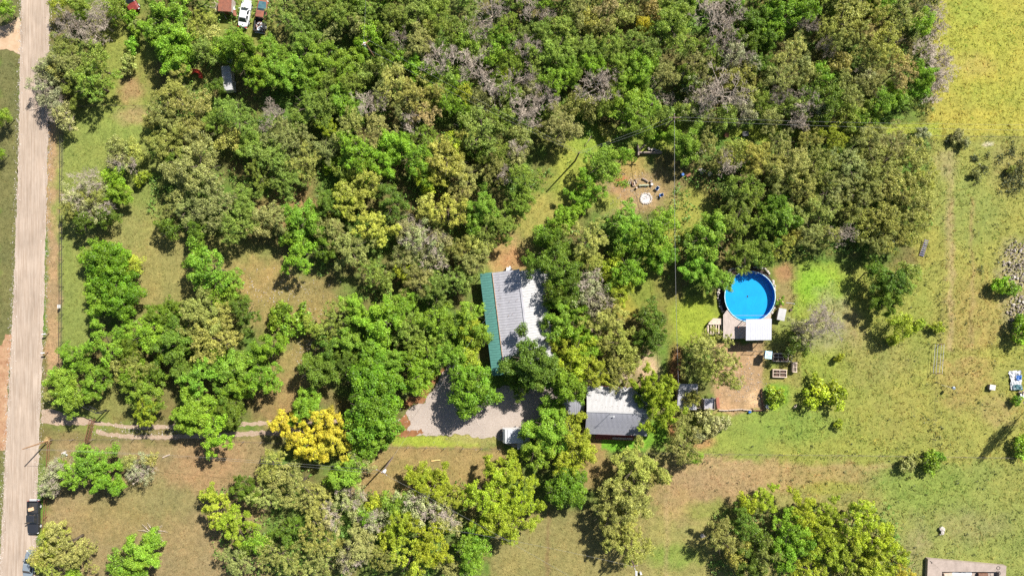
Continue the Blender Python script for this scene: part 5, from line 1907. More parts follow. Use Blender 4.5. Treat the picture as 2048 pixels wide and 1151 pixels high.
def wheels(t, xs, ys, r=.33, w_=.22):
    for x in xs:
        for y in ys:
            wl = MB().cyl((x, y, r), r, w_, 16, 'X').build('wheel', M['tyre'], t)
            MB().cyl((x + math.copysign(.02, x), y, r), r * .62, w_, 12, 'X').build('rim', M['grey_metal'], wl)


def pane(t, name, q, material, n_off=.014, ins=.06):
    """A pane on the face q (four corners), drawn in from its edges and set a little proud."""
    a, b, c, d = [Vector(p) for p in q]
    m_ = (a + b + c + d) / 4
    nr = (b - a).cross(d - a).normalized()
    if nr.dot(m_ - Vector((0, m_.y, .6))) < 0: nr = -nr
    k = 1 - ins * 2
    r = lambda o: [m_ + (p - m_) * k + nr * o for p in (a, b, c, d)]
    return MB().loft([r(-.004), r(n_off)]).build(name, material, t)


def cabin(t, base, roof, zb, zr, paint, glass_rear=True, nwin=2):
    """Cabin between a base rectangle and a roof rectangle: (half width, y rear, y front)."""
    bw, b0, b1 = base; rw, r0, r1 = roof
    B = [Vector((-bw, b0, zb)), Vector((bw, b0, zb)), Vector((bw, b1, zb)), Vector((-bw, b1, zb))]
    R = [Vector((-rw, r0, zr)), Vector((rw, r0, zr)), Vector((rw, r1, zr)), Vector((-rw, r1, zr))]
    c = sum(R, Vector()) / 4
    R2 = [c + (p - c) * .88 + Vector((0, 0, .05)) for p in R]
    MB().loft([B, R, R2]).build('cabin', paint, t)
    pane(t, 'windshield', [B[3], B[2], R[2], R[3]], M['glass'])
    if glass_rear: pane(t, 'rear_window', [B[0], B[1], R[1], R[0]], M['glass'])
    for i, j in ((1, 2), (0, 3)):
        for k in range(nwin):
            f0, f1 = k / nwin + .02, (k + 1) / nwin - .02
            pane(t, 'side_window', [B[i].lerp(B[j], f0), B[i].lerp(B[j], f1), R[i].lerp(R[j], f1), R[i].lerp(R[j], f0)], M['glass'], .014, .09)


def sedan(name, label, loc, rz, paint, L=4.9, W=1.82):
    t = thing(name, label, 'car', loc, rz)
    MB().loft([soup(L, W, .22, sx=.93, sy=.97), soup(L, W, .45), soup(L, W, .72, sy=.995), soup(L, W, .86, sx=.95, sy=.975), soup(L, W, .90, sx=.86, sy=.93)]).build('body', paint, t, True)
    MB().loft([[(-.66, 1.1, .905), (.66, 1.1, .905), (.58, L / 2 - .25, .885), (-.58, L / 2 - .25, .885)], [(-.62, 1.1, .93), (.62, 1.1, .93), (.52, L / 2 - .32, .905), (-.52, L / 2 - .32, .905)]]).build('hood', paint, t)
    MB().box((0, -L / 2 + .52, .91), (1.3, .62, .04)).build('trunk_lid', paint, t)
    cabin(t, (.80, -1.6, 1.05), (.62, -.95, .28), .88, 1.40, paint)
    wheels(t, (-W / 2 + .1, W / 2 - .1), (-1.42, 1.45))
    for s in (-1, 1):
        MB().box((s * .62, L / 2 - .06, .66), (.36, .12, .14)).build('headlight', M['lamp_clear'], t)
        MB().box((s * .64, -L / 2 + .06, .72), (.34, .1, .14)).build('taillight', M['lamp_red'], t)
        MB().box((s * (W / 2 + .08), .75, .98), (.2, .12, .13)).build('mirror', paint, t)
        for y in (.35, -.65):
            d = MB().box((s * (W / 2 - .005), y, .58), (.03, .92, .5)).build('door', paint, t)
            MB().box((s * (W / 2 + .02), y - .3, .74), (.03, .18, .04)).build('handle', M['plastic_black'], d)
    MB().box((0, L / 2 - .02, .4), (1.5, .1, .2)).build('bumper', paint, t)
    MB().box((0, -L / 2 + .02, .4), (1.5, .1, .2)).build('bumper', paint, t)
    return t


def pickup(name, label, loc, rz, paint, roof_paint=None, hood_paint=None, bed_paint=None, L=5.75, W=2.0, crew=True):
    t = thing(name, label, 'pickup truck', loc, rz)
    roof_paint, hood_paint, bed_paint = roof_paint or paint, hood_paint or paint, bed_paint or paint
    yc = -.75                                  # front wall of the bed
    Lf = L / 2 - yc
    MB().loft([soup(Lf, W, .34, yc + Lf / 2, sx=.94, sy=.97, p=6), soup(Lf, W, .6, yc + Lf / 2, p=6), soup(Lf, W, .95, yc + Lf / 2, p=6), soup(Lf, W, 1.05, yc + Lf / 2, sx=.95, sy=.98, p=6), soup(Lf, W, 1.08, yc + Lf / 2, sx=.86, sy=.94, p=6)]).build('body', paint, t, True)
    MB().loft([[(-.78, 1.2, 1.07), (.78, 1.2, 1.07), (.7, L / 2 - .2, 1.04), (-.7, L / 2 - .2, 1.04)], [(-.72, 1.22, 1.125), (.72, 1.22, 1.125), (.6, L / 2 - .3, 1.085), (-.6, L / 2 - .3, 1.085)]]).build('hood', hood_paint, t)
    cabin(t, (.86, yc + .05, 1.2), (.70, yc + .22, .62), 1.06, 1.72, roof_paint, True, 2 if crew else 1)
    zb = .62
    MB().box((0, (yc - L / 2) / 2, zb), (W - .12, L / 2 + yc - .04, .08)).build('bed_floor', M['plastic_black'], t)
    for s in (-1, 1):
        MB().box((s * (W / 2 - .07), (yc - L / 2) / 2 + .01, .78), (.14, L / 2 + yc - .04, .66)).build('bed_side', bed_paint, t)
        MB().box((s * .5, (yc - L / 2) / 2, zb + .13), (.22, .8, .18)).build('wheel_tub', M['plastic_black'], t)
        MB().box((s * (W / 2 + .14), 1.0, 1.2), (.26, .14, .2)).build('mirror', M['plastic_black'], t)
        MB().box((s * .72, L / 2 - .06, .82), (.34, .12, .2)).build('headlight', M['lamp_clear'], t)
        MB().box((s * (W / 2 - .09), -L / 2 + .01, .85), (.12, .06, .32)).build('taillight', M['lamp_red'], t)
        for y in ((.75, -.25) if crew else (.4,)):
            d = MB().box((s * (W / 2 - .005), y, .75), (.03, .9, .52)).build('door', paint, t)
            MB().box((s * (W / 2 + .02), y - .3, .9), (.03, .18, .05)).build('handle', M['plastic_black'], d)
    MB().box((0, -L / 2 + .05, .78), (W - .3, .09, .6)).build('tailgate', bed_paint, t)
    MB().box((0, yc + .0, .9), (W - .3, .07, .5)).build('bed_front', bed_paint, t)
    MB().box((0, -L / 2 - .1, .5), (W - .2, .18, .18)).build('bumper', M['grey_metal'], t)
    MB().box((0, L / 2 - .02, .52), (W - .25, .14, .24)).build('bumper', paint, t)
    wheels(t, (-W / 2 + .13, W / 2 - .13), (-1.75, 1.72), .39, .26)
    return t


sedan('parked_car', 'white four door car parked on grass beside the rusty shed', P(492.5, 31), math.radians(170) + math.pi, M['car_white'])
t = pickup('old_pickup', 'old rust roofed pickup with blue hood and a bed full of junk', P(526, 36), math.radians(-8), M['rust'], M['rust'], M['tarp_blue'], M['plastic_black'], 5.6, 1.9, False)
_r = random.Random(9)
for i in range(9):
    b0 = t.matrix_basis @ Vector((_r.uniform(-.6, .6), _r.uniform(-2.5, -1.0), .66))
    j = thing('scrap_piece', ['grey metal', 'white', 'wooden', 'pale blue'][i % 4] + ' scrap piece, ' + ['first', 'second', 'third'][i // 4] + ' of its colour, in the rusty pickup bed', 'scrap', b0, _r.uniform(0, 3), 'scrap in the rusty pickup bed')
    k = _r.uniform(.18, .34)
    MB().box((0, 0, k * .5), (k * 2, k, k), 0, .8).build('lump', [M['grey_metal'], M['white'], M['old_wood'], M['blue_white']][i % 4], j)
    MB().tube([(-k, k * .3, k), (k * .4, k * .2, k * 1.3), (k * 1.2, -k * .3, k)], .04, 5).build('rod', M['rust_pipe'], j)
pickup('black_pickup', 'black crew cab pickup parked at the road edge beside the rust rail fence', P(73.5, 1030), math.pi, M['car_black'])
b0 = P(69, 1015)
t = thing('hay_bale', 'tan straw coloured bundle in the bed of the black pickup', 'bundle', (b0.x - .05, b0.y + .05, .67), .2)
MB().box((0, 0, .2), (.8, .6, .4), 0, .9).build('bale', mat('straw', (.55, .40, .24, 1), .9, noise=.4, nscale=10), t)
for s in (-1, 1): MB().box((s * .2, 0, .205), (.03, .62, .41), 0, .9).build('twine', M['orange'], t)
sedan('parked_car', 'silver blue car half hidden under the yellow green tree below the black pickup', P(64, 1124), math.radians(-8), M['car_grey'], 4.7)
pickup('red_pickup', 'faded red pickup with white roof at the top edge of the photo', P(262, 0), math.radians(180 + 28), M['car_red'], M['white'], M['car_red'], M['car_red'], 5.2, 1.9, False)

# white camper trailer on the gravel yard
b0 = P(1030, 866)
t = thing('camper_trailer', 'white rounded camper trailer on the gravel yard, half under a dark tree', 'camper trailer', b0, .02)
sec = [(-2.2, .6, .62), (-2.17, .5, 1.3), (-2.0, .5, 2.0), (-1.6, .5, 2.4)]
prof = [(-2.15, .55), (-2.25, 1.1), (-2.12, 1.8), (-1.75, 2.3), (-1.2, 2.45), (2.3, 2.45), (2.55, 2.2), (2.6, .55)]
mb = MB().loft([[(x, -1.14, z_) for x, z_ in prof], [(x, -1.22, z_ * .98 + .01) for x, z_ in prof], [(x, 1.22, z_ * .98 + .01) for x, z_ in prof], [(x, 1.14, z_) for x, z_ in prof]][1:3])
mb.build('body', M['white'], t)
MB().box((.6, 0, 2.47), (3.3, 2.3, .05)).build('roof_skin', mat('shade_darkened_white', (.40, .41, .44, 1), .6, noise=.12), t)  # white roof toned down to carry the shade of the tree
MB().box((-1.0, .0, 2.46), (.5, 2.36, .04)).build('roof_seam', M['white'], t)
MB().box((.4, .2, 2.55), (.45, .45, .12)).build('roof_vent', M['white'], t)
MB().box((1.5, -.3, 2.58), (.8, .6, .2)).build('roof_cooler', M['white'], t)
MB().box((1.3, -1.75, 2.2), (1.9, 1.0, .05), 0, 1, Matrix.Rotation(-.12, 3, 'X')).build('awning', M['white_roof'], t)
for x in (.45, 2.15): MB().bar((x, -2.15, 0), (x, -2.15, 2.08), .05, .05).build('awning_post', M['grey_metal'], t)
MB().box((-1.0, -1.235, 1.4), (1.0, .03, .6)).build('window', M['glass'], t)
MB().box((-2.2, 0, 1.55), (.1, 1.5, .5), 0, 1, Matrix.Rotation(.25, 3, 'Y')).build('window', M['glass'], t)
d = MB().box((.6, -1.235, 1.35), (.7, .03, 1.6)).build('door', M['trim'], t)
MB().box((.85, -1.26, 1.3), (.08, .05, .06)).build('handle', M['grey_metal'], d)
wheels(t, (.1,), (-1.05, 1.05))
MB().tube([(-2.2, -.5, .5), (-3.2, 0, .48), (-2.2, .5, .5)], .05, 6).build('tow_frame', M['steel'], t)

# long trailer in the shade at the top left
b0 = P(463, 163)
t = thing('box_trailer', 'long pale blue box trailer in the tree shade at the top', 'trailer', b0, .12)
MB().loft([[(s * .82, y, z_) for s, y, z_ in ((-1, -2.2, .5), (1, -2.2, .5), (1, 2.2, .5), (-1, 2.2, .5))], [(s * .84, y, z_) for s, y, z_ in ((-1, -2.2, 1.9), (1, -2.2, 1.9), (1, 2.2, 1.9), (-1, 2.2, 1.9))], [(s * .74, y, z_) for s, y, z_ in ((-1, -2.12, 2.02), (1, -2.12, 2.02), (1, 2.12, 2.02), (-1, 2.12, 2.02))]]).build('body', M['white_roof'], t)
for i in range(5): MB().box((0, -1.7 + i * .85, 2.035), (1.4, .05, .03)).build('roof_rib', M['grey_metal'], t)
MB().box((0, -2.215, 1.2), (1.3, .03, 1.2)).build('door', M['grey_metal'], t)
wheels(t, (-.7, .7), (-.5,))
MB().tube([(-.4, 2.2, .5), (0, 3.2, .48), (.4, 2.2, .5)], .05, 6).build('tow_frame', M['steel'], t)
b0 = P(461, 122)
t = thing('metal_tub', 'pale white tub showing through leaves above the box trailer', 'tub', b0, .3)
MB().ring((0, 0), .45, .5, 0, .55, 16).build('wall', M['white'], t); MB().cyl((0, 0, .02), .45, .03, 16).build('bottom', M['white'], t)
MB().tube([(.5, -.2, .4), (.62, 0, .42), (.5, .2, .4)], .02, 5).build('handle', M['grey_metal'], t)

# red slide
b0 = P(396, 152)
t = thing('curved_slide', 'curved red plastic slide lying in the grass beside the tree shade', 'slide', b0, -.55)
rings = []
for i in range(13):
    a = math.radians(170 - i * 12.5)
    c = Vector((math.cos(a) * 1.15, math.sin(a) * 1.15 - .5, .15 + .45 * i / 12))
    o = Vector((math.cos(a), math.sin(a), 0))
    rings.append([c + o * x + Vector((0, 0, z_)) for x, z_ in ((-.34, .36), (-.26, .1), (0, 0), (.26, .1), (.34, .36), (.28, .36), (.22, .16), (0, .06), (-.22, .16), (-.28, .36))])
MB().loft(rings).build('chute', M['red'], t, True)
for i in (3, 10): MB().bar((rings[i][2].x, rings[i][2].y, 0), rings[i][2], .08, .08).build('leg', M['red'], t)
MB().tube([rings[0][0], rings[0][0] + Vector((.05, .0, .3)), rings[0][4] + Vector((0, 0, .3)), rings[0][4]], .04, 6).build('grip', M['yellow'], t)
b0 = P(377, 151)
t = thing('toy_car', 'small yellow plastic toy just beside the curved red slide', 'toy', b0, .5)
MB().loft([soup(.9, .5, .12, n=16), soup(.9, .5, .3, n=16), soup(.9, .5, .38, n=16, sx=.8, sy=.8)]).build('body', M['yellow'], t, True)
MB().box((0, -.05, .5), (.36, .4, .26), 0, .75).build('cabin', M['yellow'], t)
wheels(t, (-.2, .2), (-.27, .27), .11, .08)

# ------------------------------------------------------------------ fences
def fence_run(name, label, pts, hgt, gap, m_post, m_rail, rails=(1.0,), mesh_wires=0, r_post=.05, r_rail=.03, group=None, box=False):
    """Posts as single parts, rails as parts, thin wires joined as one part; pts are ground pixels."""
    A = P(*pts[0])
    t = thing(name, label, 'fence', A, 0, group)
    G = [P(*p) for p in pts]
    pm = None
    for i in range(len(G) - 1):
        n = max(1, round((G[i + 1] - G[i]).length / gap))
        for k in range(n + (i == len(G) - 2)):
            p = G[i].lerp(G[i + 1], k / n)
            if pm is None:
                pm = MB().tube([(0, 0, -.1), (0, 0, hgt + .04)], [r_post, r_post * .92], 7).mesh('post', m_post, False)
            o = link(bpy.data.objects.new('post', pm), t)
            o.location = p - A
            o.rotation_euler = (TREE_RND.uniform(-.03, .03), TREE_RND.uniform(-.03, .03), 0)
        for f in rails:
            MB(A).tube([G[i] + Vector((0, 0, hgt * f)), G[i + 1] + Vector((0, 0, hgt * f))], r_rail, 6).build('rail', m_rail, t)
    if mesh_wires:
        mb = MB(A)
        for i in range(len(G) - 1):
            for k in range(mesh_wires):
                z_ = Vector((0, 0, hgt * (k + 1) / (mesh_wires + .6)))
                mb.tube([G[i] + z_, G[i + 1] + z_], .008, 4)
        mb.build('wires', M['wire'], t)['kind'] = 'stuff'
    return t


z = Vector((0, 0, 1))
t = fence_run('pipe_fence', 'black metal pipe fence along the road with a small white sign', [(129, 268), (128, 440), (127.5, 600), (126.5, 712)], 1.3, 2.5, M['steel'], M['steel'], (1.0, .5), 4, .045, .04)
A = P(129, 268)
c = P(125.5, 612) - A
MB().box((c.x, c.y, 1.05), (.05, .62, .55), 0, 1, Matrix.Rotation(-.3, 3, 'Y')).build('sign', M['white'], t)
fence_run('rail_fence', 'rust brown two rail pipe fence along the road beside the black pickup', [(104, 884), (99, 960), (93, 1068)], 1.15, 3.0, M['rust_pipe'], M['rust_pipe'], (1.0, .52), 0, .055, .05)
fence_run('wire_fence', 'thin wire fence with thin posts along the drive verge', [(106, 878), (310, 876), (560, 884), (780, 892.5), (1000, 896)], 1.1, 3.4, M['old_wood'], M['wire'], (), 4, .05, group='wire fences across the fields')
fence_run('wire_fence', 'thin wire fence across the lower field between lawn and pasture', [(1290, 904), (1400, 906), (1720, 909), (2048, 914), (2100, 915)], 1.1, 3.6, M['old_wood'], M['wire'], (), 4, .045, group='wire fences across the fields')
fence_run('wire_fence', 'thin wire fence running up the pasture past the narrow gate frame', [(1862, 915), (1867, 800), (1878, 690), (1884, 560), (1890, 400)], 1.15, 3.4, M['old_wood'], M['wire'], (), 4, .05, group='wire fences across the fields')
fence_run('wire_fence', 'thin wire fence below the yellow pasture at the top', [(1700, 268), (1800, 272), (1900, 274), (2060, 276)], 1.1, 3.2, M['old_wood'], M['wire'], (), 4, .045, group='wire fences across the fields')
fence_run('wire_fence', 'thin wire fence across the grass lane in the upper front lawn', [(135, 215), (215, 212), (300, 214)], 1.1, 2.8, M['rust_pipe'], M['wire'], (), 4, .045, group='wire fences across the fields')
fence_run('wire_fence', 'thin wire fence beside the pool between bare strip and big lawn', [(1590, 530), (1590.5, 590), (1589, 650), (1586, 700)], 1.1, 2.6, M['steel'], M['wire'], (), 4, .03, group='wire fences across the fields')
fence_run('wire_fence', 'short thin wire fence between deck canopy shade and hutch', [(1490, 701), (1510, 701.5), (1528, 700)], 1.1, 1.7, M['old_wood'], M['wire'], (.9,), 3, .05, .03, group='wire fences across the fields')

# narrow gate frame in the pasture fence
b0 = P(1872, 716)
t = thing('cattle_gate', 'narrow pale pipe gate frame in the pasture fence', 'gate', b0)
for y0, y1 in ((2.6, -2.6),):
    for s in (-1, 1):
        MB().tube([(s * .55 + .18, y0, 0), (s * .55 + .18, y0, 1.25)], .06, 7).build('post', M['old_wood'], t)
        MB().tube([(s * .55 - .18, y1, 0), (s * .55 - .18, y1, 1.25)], .06, 7).build('post', M['old_wood'], t)
    for s in (-1, 1):
        for h_ in (.4, 1.15):
            MB().tube([(s * .55 + .18, y0, h_), (s * .55 - .18, y1, h_)], .03, 6).build('rail', M['grey_metal'], t)
    for y in (y0, y1):
        MB().tube([(-.6 + .069 * y, y, 1.2), (.6 + .069 * y, y, 1.2)], .04, 6).build('crossbar', M['rust_pipe'], t)

# entrance gate at the drive
b0 = P(196, 838)
t = thing('entrance_gate', 'tall black steel gate frame over the drive entrance', 'gate', b0)
q = lambda x, y, z_: P(x, y, z_) - b0
zt = 3.2
top = q(191, 825, zt); base = Vector((top.x, top.y, 0))
MB().tube([base, top], .10, 8).build('post', M['steel'], t)
MB().tube([base + Vector((.55, -.1, 0)), top + Vector((.55, -.1, -.3))], .08, 8).build('post', M['steel'], t)
MB().bar(top + Vector((-.1, -.02, -.1)), top + Vector((.95, -.12, -.25)), .16, .12).build('crossbar', M['steel'], t)
far = q(163, 812, zt)
for s, dz in ((0, 0), (.55, -.05)):
    MB().tube([top + Vector((s * .4, s, dz)), far + Vector((s * .4, s, dz))], .06, 7).build('overhead_beam', M['steel'], t)
for i in range(5):
    p = top.lerp(far, .1 + .2 * i)
    MB().tube([p, p + Vector((.22, .55, -.05))], .04, 6).build('cross_tie', M['steel'], t)
MB().tube([Vector((far.x, far.y, 0)), far], .10, 8).build('post', M['steel'], t)
b0 = P(184, 860)
t = thing('lattice_fence', 'rusty lattice fence panel beside the black entrance gate', 'fence', b0)
a, d = P(191, 836) - b0, P(180, 883) - b0
for h_ in (.12, .95, 1.75):
    MB().tube([a + z * h_, d + z * h_], .05, 6).build('rail', M['rust_pipe'], t)
for k in range(9):
    p = a.lerp(d, k / 8)
    MB().tube([p, p + z * 1.8], .035, 6).build('picket', M['rust_pipe'], t)
    if k < 8:
        p2 = a.lerp(d, (k + 1) / 8)
        MB().tube([p + z * .15, p2 + z * .93], .022, 5).build('brace', M['rust_pipe'], t)
        MB().tube([p2 + z * .97, p + z * 1.73], .022, 5).build('brace', M['rust_pipe'], t)
MB().tube([d + Vector((.0, -.1, 0)), d + Vector((0, -.1, 1.9))], .08, 7).build('end_post', M['steel'], t)

# mailboxes
def mailbox(px, py, rz, label):
    b = P(px, py)
    t = thing('mailbox', label, 'mailbox', b, rz, 'mailboxes at the road edge')
    MB().box((0, 0, .55), (.1, .1, 1.1)).build('post', M['pole'], t)
    MB().box((-.15, 0, 1.1), (.75, .12, .06)).build('arm', M['pole'], t)
    prof = [(-.11, 0), (.11, 0), (.11, .14), (.07, .22), (0, .245), (-.07, .22), (-.11, .14)]
    bx = MB().loft([[(-.42, y, 1.13 + z_) for y, z_ in prof], [(.14, y, 1.13 + z_) for y, z_ in prof]]).build('box', M['white'], t)
    MB().loft([[(-.44, y, 1.13 + z_) for y, z_ in prof], [(-.422, y, 1.13 + z_) for y, z_ in prof]]).build('lid', M['grey_metal'], bx)
    MB().box((-.1, .125, 1.4), (.03, .015, .2)).build('flag', M['red'], t)


mailbox(98.5, 666.5, .1, 'upper white mailbox of the two on posts at the road edge')
mailbox(96.5, 704, .05, 'lower white mailbox of the two on posts at the road edge')
b0 = P(131, 903)
t = thing('garden_marker', 'small white and grey post marker beside the tree near the leaning pole', 'marker', b0, .6)
MB().box((0, 0, .5), (.3, .3, 1.0), 0, .8).build('post', M['stone'], t)
MB().box((.15, -.35, .62), (.3, .9, .08), 0, 1, Matrix.Rotation(.6, 3, 'X')).build('board', M['white'], t)

# ------------------------------------------------------------------ utility poles and lines
def pole(label, base, h, material, arms=(), drum=None, r=.15, lean=(0, 0), lamp=False):
    b = P(*base)
    t = thing('utility_pole', label, 'utility pole', b)
    top = Vector((lean[0], lean[1], h))
    MB().tube([(0, 0, -.2), top * .5, top], [r, r * .9, r * .72], 10).build('shaft', material, t)
    for h_, a, L in arms:
        c = top * (h_ / h)
        u = Vector((math.cos(a), math.sin(a), 0))
        ar = MB().bar(c - u * L / 2 + Vector((.0, .12, 0)), c + u * L / 2 + Vector((0, .12, 0)), .11, .12).build('crossarm', material, t)
        for s in (-.92, 0, .92):
            p = c + u * s * L / 2 + Vector((0, .12, .06))
            MB().cyl(p, .05, .16, 8, 'Z', .035).build('insulator', M['white'], ar)
    if drum:
        a, h_ = drum
        c = top * (h_ / h) + Vector((math.cos(a) * .42, math.sin(a) * .42, 0))
        dr = MB().cyl(c, .27, .8, 14).build('transformer', M['white'], t)
        MB().cyl(c + z * .8, .24, .06, 14).build('lid', M['grey_metal'], dr)
        for s in (-.1, .1): MB().cyl(c + Vector((s, 0, .86)), .05, .2, 8, 'Z', .03).build('bushing', M['white'], dr)
    if lamp:
        d = Vector((.25, -.97, 0))
        MB().tube([top - z * .6, top - z * .3 + d * .5, top - z * .25 + d * 1.0], .035, 6).build('lamp_arm', M['grey_metal'], t)
        MB().loft([soup(.9, .3, -.05, n=12), soup(.95, .36, .06, n=12), soup(.7, .22, .13, n=12)], ).build('lamp_head', M['white'], t).location = top - z * .25 + d * 1.2
    return b + top


tA = pole('wood pole with white transformer standing in the upper wood', (752, 121), 8.6, M['brown_pole'], ((8.4, .5, 1.5),), (2.6, 7.0))
tB = pole('tall pole with crossarm where the lines meet, above the fire clearing', (1326, 261), 9.0, M['pole'], ((8.8, .0, 2.0), (8.5, 1.57, 1.4)))
tC = pole('short plain pole in the grassy glade casting a long shadow', (1150, 322), 7.8, M['pole'])
tD = pole('pole with white transformer over the dry strip below the drive', (785, 914), 10.3, M['pole'], ((10.1, -.5, 2.0),), (.4, 9.3))
tE = pole('pole with white street lamp at the lower edge beside the olive tree', (1252, 1094), 8.6, M['pole'], ((8.3, .2, 1.0),), None, .15, (0, 0), True)
tF = pole('brown pole leaning over the road next to the corner of the rail fence', (98, 880), 6.6, M['brown_pole'], (), None, .13)
b0 = P(1157, 309)
# a worn patch of straw coloured stalks round the foot of the pole by the road
b0 = P(99, 878)
t = thing('dry_weeds', 'clump of straw yellow dry weeds round the foot of the brown pole', 'weeds', b0)
_r = random.Random(6)
mb = MB()
for i in range(160):
    a, rr = _r.uniform(0, 6.28), _r.uniform(.05, .5)
    p = Vector((math.cos(a) * rr, math.sin(a) * rr, 0))
    q_ = p + Vector((math.cos(a) * _r.uniform(.1, .4), math.sin(a) * _r.uniform(.1, .4), _r.uniform(.3, .8)))
    s_ = Vector((-math.sin(a), math.cos(a), 0)) * .05
    mb.add([p - s_, p + s_, q_], [(0, 1, 2)])
o = mb.build('stalks', mat('straw_stalks', (.62, .46, .22, 1), .9, noise=.3, nscale=8), t, False, False); o['kind'] = 'stuff'
b0 = P(1165, 306)
t = thing('cut_pole', 'pale bare wooden rod leaning beside the short plain pole in the glade', 'rod', P(1170, 292))
MB().tube([(0, 0, .1), (.5, .75, .9), (.95, 1.5, 1.3)], .05, 6).build('rod', M['pale_wood'], t); MB().cyl((0, 0, 0), .09, .12, 8).build('foot', M['brown'], t)


def cable(label, a, b, sag, r=.011, n=14, group='overhead lines'):
    a, b = Vector(a), Vector(b)
    t = thing('power_line', label, 'cable', a, 0, group)
    pts = [a.lerp(b, i / n) - z * sag * 4 * (i / n) * (1 - i / n) for i in range(n + 1)]
    MB(a).tube(pts, r, 5).build('strand', M['cable'], t)


sd_ = Vector((.45, .55, -.1))
cable('upper overhead line from the transformer pole in the wood to the glade pole', tA + sd_, tC + Vector((.05, .1, -.1)), 1.2)
cable('lower overhead line from the transformer pole in the wood to the glade pole', tA - sd_ + Vector((0, 0, -.25)), tC + Vector((-.05, -.1, -.6)), 1.3)
cable('upper overhead line from the glade pole to the crossarm pole', tC + Vector((.05, .1, -.1)), tB + Vector((-.6, .15, -.1)), .8)
cable('lower overhead line from the glade pole to the crossarm pole', tC + Vector((-.05, -.1, -.6)), tB + Vector((-.3, -.3, -.5)), .9)
cable('upper overhead line running from the crossarm pole to the pasture', tB + Vector((.8, .15, 0)), P(2260, 250, 9), 1.6)
cable('lower overhead line running from the crossarm pole to the pasture', tB + Vector((.5, -.3, -.4)), P(2260, 262, 9), 1.6)
cable('thick overhead cable running from the crossarm pole down to the open shed', tB + Vector((0, -.2, -.3)), P(1357, 770, 3.6), 1.0, .026)
cable('overhead line from the transformer pole in the wood up out of the photo', tA + Vector((-.4, .2, 0)), P(733, -80, 8.6), .6)
cable('upper overhead line from the lower transformer pole towards the road pole', tD + Vector((-.6, .45, 0)), tF + Vector((0, .1, 0)), 1.5, .011, 24)
cable('lower overhead line from the lower transformer pole towards the road pole', tD + Vector((-.6, -.2, -.4)), tF + Vector((0, -.1, -.3)), 1.7, .011, 24)
cable('overhead line from the lower transformer pole past the lime green trees', tD + Vector((.5, -.3, -.2)), P(1180, 1175, 8), .8)
cable('overhead line from the lamp pole into the lime green trees', tE + Vector((-.4, .1, -.2)), P(860, 1052, 8), .9)
cable('service line from the lower transformer pole to the green porch roof', tD + Vector((.3, .3, -.6)), P(1003, 590, 3.6), 1.0)

# ------------------------------------------------------------------ right hand pasture and loose things
b0 = P(1895, 773)
t = thing('feeder', 'small dark round feeder on a thin pole beside the pasture fence', 'feeder', b0, .4)
MB().tube([(0, 0, 0), (.05, .02, 1.7)], .035, 6).build('pole', M['grey_metal'], t)
MB().cyl((.05, .02, 1.35), .26, .4, 12, 'Z', .24).build('drum', mat('slate_plastic', (.14, .15, .19, 1), .5), t)
MB().cyl((.05, .02, 1.76), .28, .05, 12, 'Z', .1).build('lid', M['car_grey'], t)
MB().tube([(-.05, .05, 1.2), (-.9, .8, .05)], .02, 5).build('guy_rod', M['grey_metal'], t)
b0 = P(1980, 773)
t = thing('crate', 'single small pale box standing alone in the pasture', 'box', b0, -.15)
MB().box((0, 0, .32), (.95, .85, .64)).build('tub', M['old_wood'], t)
MB().box((0, 0, .665), (1.02, .92, .05)).build('lid', M['trim'], t)
for s in (-1, 1): MB().box((0, s * .3, .70), (1.0, .1, .02)).build('batten', M['grey_metal'], t)
b0 = P(2030, 759)
t = thing('plastic_sheet', 'crumpled white and blue sheet lying in the pasture beside the frame edge', 'sheet', b0, .1)
def crumple(w_, l_, n, hh, seed):
    r_ = random.Random(seed); vs, fs = [], []
    for i in range(n + 1):
        for j in range(n + 1):
            vs.append((-w_ / 2 + w_ * i / n + r_.uniform(-.08, .08), -l_ / 2 + l_ * j / n + r_.uniform(-.08, .08), .05 + r_.random() * hh))
    for i in range(n):
        for j in range(n): fs.append((i * (n + 1) + j, (i + 1) * (n + 1) + j, (i + 1) * (n + 1) + j + 1, i * (n + 1) + j + 1))
    return MB().add(vs, fs)
crumple(2.0, 3.4, 9, .35, 1).build('white_sheet', M['white'], t)
o = crumple(1.6, 1.0, 6, .3, 2).build('blue_sheet', M['tarp_blue'], t); o.location = (.1, -1.3, .15)
o = crumple(1.0, .9, 5, .3, 5).build('blue_sheet', M['blue'], t); o.location = (.5, .4, .2)
b0 = P(2042, 795)
t = thing('scrap_heap', 'heap of white and dark boards below the crumpled sheet', 'scrap heap', b0)
for i in range(9):
    MB().box((_r.uniform(-.4, .5), _r.uniform(-1.1, 1.1), .15 + .1 * i), (_r.uniform(.5, 1.2), _r.uniform(.2, .5), .08), _r.uniform(0, 3), 1, Matrix.Rotation(_r.uniform(-.3, .3), 3, 'X')).build('board', [M['white'], M['old_wood'], M['pale_wood']][i % 3], t)
b0 = P(1588, 811)
t = thing('hoop', 'pale curved hoop standing in the grass between two lime shrubs', 'hoop', b0, .9)
MB().tube([(math.cos(a * .35) * .42, 0, .38 + math.sin(a * .35) * .42) for a in range(-2, 12)], .06, 6).build('rim', M['pale_wood'], t)
MB().bar((-.4, -.1, .02), (.4, -.1, .02), .12, .05).build('foot', M['pale_wood'], t)
b0 = P(1881, 1060)
t = thing('boulder', 'cluster of pale round boulders alone in the lower pasture', 'boulder', b0)
stone(t, (.05, .35, .4), .55, _r, 'rock'); stone(t, (.15, -.3, .3), .4, _r, 'rock'); stone(t, (-.1, -.65, .15), .25, _r, 'rock')
